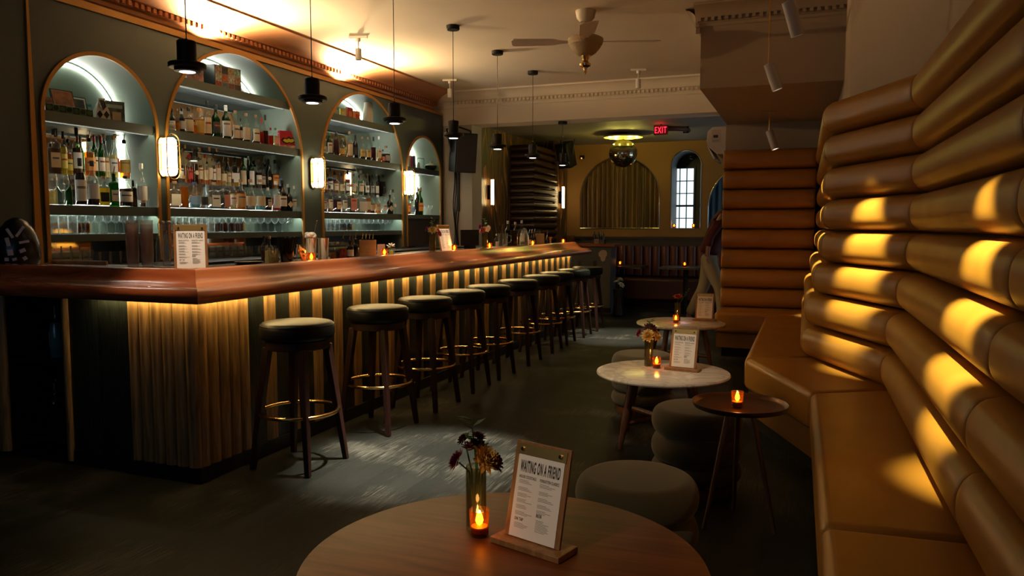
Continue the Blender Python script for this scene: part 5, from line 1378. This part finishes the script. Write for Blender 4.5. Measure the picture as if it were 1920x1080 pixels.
for k in range(6):
    a = k*1.047+.3; light('POINT', 'ball_light', (-2.57+.20*math.cos(a), 11.4+.20*math.sin(a), ZB+zp-.035), 3.8, (1.0,.82,.15), .006)
# exit sign
e0, e1 = onY(1226,230,10.6), onY(1252,252,10.6)
t = thing('exit_sign', 'red lit EXIT sign hanging from the far ceiling', 'sign', ((e0.x+e1.x)/2, 10.6, e1.z))
w = abs(e1.x-e0.x); h = ZB-e1.z-.012; h = min(h, w*.82)
MB().box(-w/2,w/2,0,.03,0,h).build('case', pbr('exit_case', (.10,.012,.014), .4), t, bevel=.003)
MB().box(-.012,.012,.008,.022,h,ZB-e1.z-.0005).build('mount', BLACK, t)
o = text_mesh('EXIT', 'lettering', emit('exit_red', (1.0,.02,.045), 3.2), t, w*.84, h*.66, -w*.42, h*.17, 0, .01); o.data.transform(Matrix.Translation((0,-.0025,0)) @ Matrix.Rotation(PI/2,4,'X'))
light('POINT', 'exit_glow', ((e0.x+e1.x)/2, 10.5, e1.z+h*.6), .35, (1,.03,.04), .05)
p0 = onZ(1272,236,ZB); t = thing('ceiling_duct', 'reddish pipe elbow on the far ceiling right of the exit sign', 'pipe', (p0.x, p0.y, ZB)); MB().tube([(.10,.25,-.04),(.08,0,-.045),(-.02,-.12,-.05),(-.14,-.16,-.05)], .035, 12).build('pipe', pbr('rust_pipe', (.16,.05,.03), .5), t); MB().box(.05,.12,.10,.16,-.09,-.001).build('bracket', BLACK, t)
# service counter past the bar end
t = thing('service_counter', 'grey panelled service counter with wooden top past the bar end', 'counter', (-3.1,11.05,0))
MB().box(-.40,.44,0,.34,.002,1.01).build('body', pbr('grey_panel', (.075,.075,.068), .5), t, bevel=.004)
MB().box(-.44,.50,-.04,.40,1.01,1.05).build('wood_top', MAHOG2, t, bevel=.006)
MB().box(-.41,.45,-.008,.006,.03,.10).build('plinth', BLACK, t)
for x in (-.30,-.06,.18): MB().box(x,x+.05,-.006,.001,.18,.80).build('panel_groove', DARKW, t)
q = onY(1130,480,11.04); k = [(0,.09),(.045,.082),(.065,.05),(.062,.01),(.045,-.02),(.035,-.065),(.0,-.085),(-.03,-.06),(-.035,-.02),(-.06,0),(-.065,.04),(-.04,.075)]
MB().prism([(q.x+3.1+u, q.z+v) for u, v in k], -.006, -.0005, 'y').build('cream_patch', pbr('cream_patch', (.62,.46,.33), .6), t)
zt_ = 1.0506
t = thing('condiment_rack', 'dark condiment rack with bottles on the service counter', 'rack', (onY(1122,452,11.2).x,11.2,zt_)); MB().box(-.10,.10,-.06,.06,0,.06).build('rack', DARKW, t); MB().box(-.05,.02,-.062,-.055,.0,.07).build('card', paint((.35,.22,.14),.6), t)
for i, x in enumerate((-.06,0,.07)): MB().lathe([(.022,.06),(.022,.13),(.008,.16),(.008,.18),(0,.18)],12,x,0).build('small_bottle', BLACKG, t)
for i, x in enumerate((1050,1070)):
    q = onY(x,452,11.2); o = MB().lathe([(0,0),(.055,0),(.058,.004),(.060,.12),(.057,.12),(.054,.008),(0,.008)],20).build('amber_tumbler', glass('amber_tumbler', (.75,.55,.20), .25, (.5,.3,.06), .05)); o.location = (q.x,11.2,zt_)
    tag(o, 'amber drinking glass, %s on the service counter' % ('left one' if i == 0 else 'right one, beside the condiment rack'), 'glass', 'amber glasses')
# far banquette, tables, candles
t = thing('channel_bench', 'dark red channel-backed bench along the far wall', 'bench', (-2.0,12.5,0))
BR = pbr('dark_red_leather', (.075,.016,.010), .4)
for i in range(20):
    x = -1.72+i*.145
    MB().lathe([(0,.50),(.068,.50),(.072,.53),(.072,.96),(.06,.985),(0,.99)],14,x,.14,0,2,1,.7).build('back_channel', BR, t)
MB().box(-1.83,1.2,-.28,.12,.12,.46).build('bench_seat', BR, t, bevel=.03); MB().box(-1.78,1.15,-.2,.12,.001,.12).build('plinth', BLACK, t)
for i, (px, lb) in enumerate(((1166,'left dark table in the far room, by the service counter'),(1286,'right dark table in the far room, below the bright window'))):
    q = onY(px,498,11.75)
    t = thing('dining_table', lb, 'table', (q.x,11.75,0), 0, 'dark tables in the far room')
    MB().box(-.36,.36,-.30,.30,.665,.70).build('table_top', DARKW, t, bevel=.004); MB().cyl((0,0,.02),(0,0,.665),.035,None,14).build('post', BLACK, t); MB().lathe([(0,.001),(.22,.001),(.22,.02),(0,.03)],24).build('foot', BLACK, t)
    candle((q.x,11.62,.7006), ('on the left dark table of the far room','on the right dark table of the far room')[i], .12)
q = onY(1262,425,12.86); candle((q.x+.01,12.9,1.2757), 'on the window sill, left of the panes', .05)
q = onY(1302,425,12.86); candle((q.x-.02,12.9,1.2757), 'on the window sill, right of the panes', .05)
q = onY(1162,525,11.0)
t = thing('flower_stand', 'white blooms in a dark floor vase by the service counter', 'vase', (q.x,10.9,0))
MB().lathe([(0,.001),(.07,.001),(.085,.02),(.06,.20),(.075,.40),(.068,.40),(.05,.2),(0,.02)],22).build('floor_vase', pbr('dark_ceramic', (.02,.014,.012), .3), t)
for (x, y, z) in ((-.02,0,.50),(.05,-.03,.46),(.02,.04,.53)):
    bloom(MB(),(x,y,z),.060,(x*4,y*4,.3),40,.9,1.1).build('white_flower', paint((.74,.70,.62),.6), t, 0); MB().cyl((0,0,.05),(x,y,z),.004,None,6).build('stem', STEM, t)
# loudspeakers, cables
def speaker(p, rz, tilt, lb, sc=1):
    t = thing('loudspeaker', lb, 'speaker', p, rz, 'black loudspeakers'); M = Matrix.Rotation(tilt,4,'X') @ Matrix.Scale(sc,4)
    MB().prism([(-.15,-.13),(.15,-.13),(.11,.15),(-.11,.15)], -.25, .25).xf(M).build('cabinet', BLACKP, t, bevel=.006)
    MB().box(-.135,.135,-.142,-.132,-.235,.235).xf(M).build('grille', pbr('speaker_grille', (.014,.014,.014), .7, bump=.5, bscale=300), t)
    MB().tube([(-.15,0,0),(-.17,.02,.10),(-.17,.14,.28),(0,.16,.32),(.17,.14,.28),(.17,.02,.10),(.15,0,0)], .012, 8).xf(M).build('bracket', BLACK, t)
    return t
q = onX(870,290,-4.25); speaker((-4.15,9.06,q.z), R_(50), R_(8), 'black loudspeaker on the wall past the far narrow alcove')
q = onY(1062,275,11.9); speaker((q.x,11.9,q.z-.13), R_(-20), R_(18), 'black loudspeaker hung high near the ochre far wall', .8)
t = thing('cable_bundle', 'bundle of black cables hanging down the pale pier', 'cable', (-4.45,9.235,1.06))
for i in range(4):
    x = .10+.02*i; mb = MB(); mb.tube([(x+.012*math.sin(k*.8+i), .0+.006*math.sin(k+i), 1.15*k/12) for k in range(13)], .006, 6); mb.build('cable', BLACKP, t)
MB().box(.145,.175,-.012,.02,.45,1.35).build('conduit', BLACKP, t)
# split air conditioner on the partition side
WHT = pbr('aircon_white', (.62,.55,.47), .4)
t = thing('air_conditioner', 'white wall air conditioner under the soffit, left of the partition', 'air conditioner', (-.83,8.80,2.26))
pf_ = [(-.001,-.15),(-.001,.15),(-.15,.15),(-.205,.10),(-.215,.0),(-.20,-.06),(-.10,-.15)]
MB().prism([(u,v) for u, v in pf_], 0, .78, 'y').build('casing', WHT, t, bevel=.008)
MB().prism([(-.205,-.062),(-.190,-.070),(-.115,-.195),(-.135,-.205)], -.004, .76, 'y').build('louver', pbr('louver_white', (.8,.8,.78), .3), t)
lb_ = MB().box(-.16,-.06,-.003,-.0005,-.02,.12).build('label_plate', paint((.55,.46,.40),.5), t)
MB().box(-.14,-.09,-.0042,-.003,.03,.06).build('printed_mark', INK, lb_); MB().box(-.15,-.08,-.0042,-.003,-.01,.005).build('printed_line', INKG, lb_)
# outlet on the soffit
q = onY(1549,12,6.4); t = thing('wall_outlet', 'white double outlet high on the soffit face', 'outlet', (q.x,6.399,q.z)); MB().box(-.062,.062,-.006,0,-.040,.040).build('plate', pbr('outlet_white', (.7,.62,.5), .4), t, bevel=.003)
for s in (-1,1): MB().box(s*.028-.014,s*.028+.014,-.0085,-.006,-.014,.014).build('socket', paint((.12,.10,.08),.5), t)
# ceiling fan, blades at rest
t = thing('ceiling_fan', 'ornate cream and brass ceiling fan on the main ceiling', 'fan', (-1.70,6.12,ZC))
FC = pbr('fan_cream', (.55,.47,.36), .5)
MB().lathe([(0,0),(.082,0),(.082,-.01),(.072,-.06),(.045,-.088),(0,-.09)],28).build('canopy', FC, t)
MB().cyl((0,0,-.08),(0,0,-.15),.012,None,10).build('rod', BRASS, t)
FB = pbr('fan_housing', (.40,.28,.14), .45, bump=.6, bscale=90)
MB().lathe([(.026,-.135),(.03,-.155),(.05,-.165),(.062,-.19),(.11,-.205),(.142,-.222),(.145,-.235),(.136,-.27),(.128,-.275),(.12,-.295),(.085,-.335),(.06,-.352),(0,-.355)],36).build('motor_housing', FB, t)
MB().lathe([(.036,-.355),(.032,-.375),(.022,-.395),(.030,-.41),(.048,-.422),(.045,-.438),(.018,-.452),(.012,-.475),(.014,-.482),(.003,-.505),(0,-.506)],24).build('finial', BRASS, t)
for k in range(4):
    a = R_(18)+k*PI/2; M = Matrix.Rotation(a,4,'Z') @ Matrix.Translation((0,0,-.245)) @ Matrix.Rotation(R_(10),4,'X')
    MB().prism([(.135,-.018),(.20,-.03),(.26,-.062),(.58,-.072),(.60,-.04),(.60,.04),(.58,.072),(.26,.062),(.20,.03),(.135,.018)], -.003, .003).xf(M).build('blade', CREAMC, t, bevel=.0015)
# ceiling track heads
def head(p, lb, tgt=None):
    t = thing('track_head', lb, 'lamp', p, R_(15), 'white ceiling track heads')
    MB().box(-.085,.085,-.012,.012,-.022,-.0005).build('track_bar', WHITE, t); MB().lathe([(0,-.02),(.022,-.02),(.020,-.05),(0,-.05)],16).build('adapter', WHITE, t)
    MB().cyl((0,0,-.05),(0,0,-.115),.006,None,8).build('stem', WHITE, t)
    MB().lathe([(0,-.112),(.026,-.112),(.029,-.116),(.029,-.212),(.026,-.214),(.024,-.206),(0,-.206)],22).build('head_can', WHITE, t); MB().lathe([(0,-.2045),(.023,-.2045),(.023,-.2055),(0,-.2055)],20).build('lens', emit('spot_lens', (1.0,.86,.62), 3), t)
head((-3.87,6.18,ZC), 'white track head on ceiling above the second wide alcove'); head((-3.98,8.35,ZC), 'white track head on ceiling near the beam, above the far alcove'); head((-1.766,8.55,ZC), 'white track head on ceiling in front of the beam, mid room')
# angled spots over the banquette
SPOTW = pbr('spot_white', (.52,.47,.43), .45)
def bspot(c, topz, lb, tgt, pw, sp=44):
    c = Vector(c); t = thing('spot_lamp', lb, 'lamp', tuple(c), 0, 'angled spots over the banquette')
    d = (Vector(tgt)-c).normalized(); q = Vector((0,0,-1)).rotation_difference(d).to_matrix().to_4x4()
    MB().lathe([(0,.10),(.031,.10),(.035,.096),(.035,-.09),(.033,-.092),(.030,-.085),(0,-.085)],26).xf(q).build('can', SPOTW, t, 35)
    MB().lathe([(.030,-.086),(.028,-.0868),(0,-.0868)],22).xf(q).build('lens', emit('spot_lens', (1.0,.86,.62), 3), t)
    tp = q @ Vector((0,0,.10)); MB().cyl(tp,(tp.x,tp.y,topz-c.z),.0045,None,8).build('rod', BRASS, t)
    MB().box(tp.x-.07,tp.x+.07,tp.y-.012,tp.y+.012,topz-c.z-.016,topz-c.z-.0005).build('mount', BRASS, t)
    light('SPOT','banquette_spot', tuple(c+d*.10), pw, (1.0,.94,.60), .022, tuple(tgt), sp, .85)
bspot((-.09,4.545,2.445), ZC, 'nearest angled white spot over the banquette', (.41,4.92,.76), 600, 25)
bspot((-.02,2.45,2.40), ZC, 'angled white spot overhead, out at the near end of the banquette', (.53,2.80,.90), 600, 24)
bspot((-.235,5.77,2.36), ZC, 'middle angled white spot over the banquette', (.30,5.90,.85), 410, 24)
bspot((-.312,7.86,2.14), 2.42, 'farthest angled white spot, hanging from the soffit', (.20,7.80,.65), 330, 24)
# ------------------------------------------------------------------ person walking past behind the partition
def skin_mesh(name, verts, edges, mat, parent, root=0, sub=2):
    me = bpy.data.meshes.new(name); me.from_pydata([v[0] for v in verts], edges, []); o = bpy.data.objects.new(name, me); C.objects.link(o); o.parent = parent
    me.materials.append(mat)
    m = o.modifiers.new('skin','SKIN'); m.use_smooth_shade = True
    lay = me.skin_vertices[0].data if me.skin_vertices else None
    if lay is None:
        bpy.context.view_layer.objects.active = o; lay = me.skin_vertices[0].data
    for i, v in enumerate(verts):
        r = v[1]; lay[i].radius = r if isinstance(r, tuple) else (r, r); lay[i].use_root = (i == root or i in ROOTS)
    s = o.modifiers.new('sub','SUBSURF'); s.levels = sub; s.render_levels = sub
    return o
PP = thing('person', 'person in dark red shirt and khaki trousers walking past the partition', 'person', (-1.13, 9.98, 0))
SKIN = pbr('skin', (.30,.15,.09), .5); SHIRT = pbr('dark_red_cloth', (.085,.008,.010), .8, bump=.1, bscale=40); KHAKI = pbr('khaki_cloth', (.30,.235,.15), .8, bump=.1, bscale=40); HAIR = pbr('dark_hair', (.02,.013,.01), .6); SHOE = pbr('dark_shoe', (.015,.013,.012), .5)
# local frame: walking toward +X; y<0 is the side seen
V = []; E_ = []; ROOTS = set()
def chain(pts, start=None):
    prev = start
    for p, r in pts:
        V.append((p, r)); i = len(V)-1
        if prev is not None: E_.append((prev, i))
        prev = i
    return prev
pel = chain([((0,0,.97),(.080,.065))])
ch = chain([((.04,0,1.12),(.085,.065)),((.11,0,1.30),(.11,.08)),((.20,0,1.43),(.115,.08))], pel)
nk = chain([((.265,0,1.525),.055),((.31,0,1.585),.06),((.345,0,1.66),(.085,.10)),((.36,0,1.745),(.082,.095)),((.36,0,1.795),.05)], ch)
hands = []
for s, el, wr, hd in ((-1,(.04,-.235,1.19),(.02,-.26,1.00),(.015,-.262,.93)),(1,(.27,.235,1.19),(.42,.20,1.10),(.485,.19,1.085))):
    a = chain([((.20,s*.17,1.45),.062),((.14 if s < 0 else .23,s*.215,1.35),.05),(el,.040),(wr,.027),(hd,(.034,.019))], ch)
    w, h = Vector(wr), Vector(hd); d = (h-w).normalized(); side = Vector((0,1,0)) if s < 0 else Vector((0,1,0)); up = d.cross(side).normalized()
    for k, (off, ln) in enumerate(((-.024,.052),(-.008,.060),(.008,.056),(.023,.044))):
        b0 = h+side*off*.9+d*.022; b1 = b0+d*ln*.55+up*.006; b2 = b1+d*ln*.4+up*.018
        ROOTS.add(len(V)); chain([(tuple(b0-d*.018),.0095),(tuple(b0),.0095),(tuple(b1),.0085),(tuple(b2),.007)])
    t0 = h-side*.030-d*.02; ROOTS.add(len(V)); chain([(tuple(t0+side*.014),.011),(tuple(t0),.011),(tuple(t0-side*.012+d*.03+up*.012),.0095),(tuple(t0-side*.010+d*.055+up*.022),.008)])
for s, kn, an, toe in ((-1,(.16,-.09,.53),(.20,-.09,.09),(.36,-.09,.035)),(1,(-.06,.09,.53),(-.26,.09,.13),(-.13,.09,.035))):
    chain([((.01,s*.085,.90),.060),(tuple(Vector((.01,s*.085,.90)).lerp(Vector(kn),.5)),.055),(kn,.046),(tuple(Vector(kn).lerp(Vector(an),.45)),.052),(an,.038),(toe,(.040,.026))], pel)
body = skin_mesh('body', V, E_, SKIN, PP); ROOTS = set()
V = []; E_ = []
c = chain([((0,0,.945),(.172,.142)),((.015,0,1.02),(.165,.135)),((.04,0,1.12),(.148,.118)),((.11,0,1.30),(.165,.128)),((.20,0,1.43),(.158,.118)),((.25,0,1.50),.07)])
for s, el, wr in ((-1,(.04,-.235,1.19),(.02,-.26,1.00)),(1,(.27,.235,1.19),(.42,.20,1.10))):
    e = Vector(el); chain([((.20,s*.17,1.45),.078),((.14 if s < 0 else .23,s*.215,1.35),.066),(el,.056),(tuple(e.lerp(Vector(wr),.75)),.045)], 4)
skin_mesh('shirt', V, E_, SHIRT, PP)
V = []; E_ = []
c = chain([((0,0,1.0),(.130,.105)),((.005,0,.93),(.146,.118))])
for s, kn, an in ((-1,(.16,-.09,.53),(.20,-.09,.09)),(1,(-.06,.09,.53),(-.26,.09,.13))):
    k, a = Vector(kn), Vector(an); h = Vector((.01,s*.085,.86))
    chain([(tuple(h),.112),(tuple(h.lerp(k,.5)),.097),(kn,.078),(tuple(k.lerp(a,.5)),.072),(tuple(k.lerp(a,.93)),.064)], 1)
skin_mesh('trousers', V, E_, KHAKI, PP)
MB().sphere((.35,0,1.755),.108,20,14,(1.0,.92,1.0)).sphere((.32,0,1.705),.095,18,12,(.9,.95,1.1)).build('hair', HAIR, PP, 80)
mb = MB().sphere((.44,-.032,1.71),.011,10,8).sphere((.44,.032,1.71),.011,10,8); mb.build('eyes', paint((.6,.58,.55),.3), PP)
MB().sphere((.453,0,1.68),.016,10,8,(1.1,.8,1.6)).build('nose', SKIN, PP); MB().sphere((.437,0,1.627),.02,10,6,(.5,1.1,.35)).build('mouth', paint((.22,.07,.05),.5), PP)
for s in (-1,1): MB().sphere((.355,s*.098,1.69),.022,10,8,(.8,.4,1.3)).build('ear', SKIN, PP)
for (an, toe) in (((.20,-.09,.09),(.36,-.09,.035)),((-.26,.09,.13),(-.13,.09,.035))):
    V = []; E_ = []; a, b = Vector(an), Vector(toe)
    chain([((a.x-.05,a.y,max(.035,a.z-.06)),(.045,.036)),(tuple(a.lerp(b,.4)+Vector((0,0,-.01))),(.05,.045)),(tuple(b+Vector((0,0,.006))),(.046,.034)),((b.x+.05,b.y,.036),(.034,.026))]); skin_mesh('shoe', V, E_, SHOE, PP)

# ------------------------------------------------------------------ lights
# uplights hidden on the ledge above the alcove panelling
for y, pw in ((5.05,320),(7.0,280)):
    light('SPOT','ledge_uplight', (-4.55,y,2.815), pw, (1.0,.68,.34), .03, (-4.30,y,3.4), 165, .6)
# ceiling spots onto the floor, then two added unseen ones for the tables
light('SPOT','room_spot', (-1.76,3.75,2.84), 1700, (1.0,.90,.70), .03, (-2.0,3.75,0), 32, .8)
light('SPOT','room_spot', (-1.766,8.55,2.83), 1100, (1.0,.88,.66), .03, (-2.0,8.9,0), 34, .7)
light('SPOT','room_spot', (-3.87,6.18,2.83), 30, (1.0,.80,.55), .03, (-3.75,6.18,0), 60, .6)
light('SPOT','room_spot', (-3.98,8.35,2.83), 25, (1.0,.80,.55), .03, (-3.85,8.35,0), 60, .6)
light('SPOT','room_spot', (-1.77,-.6,2.84), 110, (1.0,.78,.50), .05, (-.65,1.65,.52), 26, .9)  # added behind the camera, unseen, to brighten the front wooden table
light('SPOT','room_spot', (-1.3,2.7,2.84), 125, (1.0,.80,.54), .05, (-.80,4.75,.44), 26, .9)  # added unseen spot that lifts the nearer marble table
w = bpy.data.worlds.new('World'); bpy.context.scene.world = w; w.use_nodes = True
w.node_tree.nodes['Background'].inputs[0].default_value = (.35,.5,.8,1); w.node_tree.nodes['Background'].inputs[1].default_value = .01

# ------------------------------------------------------------------ camera and view
cam = bpy.data.cameras.new('Camera'); co = bpy.data.objects.new('Camera', cam); C.objects.link(co)
co.location = CAM; co.rotation_euler = (PI/2-PIT, 0, YAW)
cam.sensor_width = 36; cam.lens = FPX/1920*36; cam.clip_start = .05; cam.clip_end = 60
sc_ = bpy.context.scene; sc_.camera = co
sc_.view_settings.view_transform = 'Standard'; sc_.view_settings.look = 'None'; sc_.view_settings.gamma = 1; sc_.view_settings.use_curve_mapping = False
sc_.view_settings.exposure = 0
sc_.cycles.transparent_max_bounces = 40; sc_.cycles.max_bounces = 8; sc_.cycles.diffuse_bounces = 4; sc_.cycles.glossy_bounces = 5
sc_.cycles.caustics_reflective = False; sc_.cycles.caustics_refractive = False; sc_.cycles.sample_clamp_indirect = 4
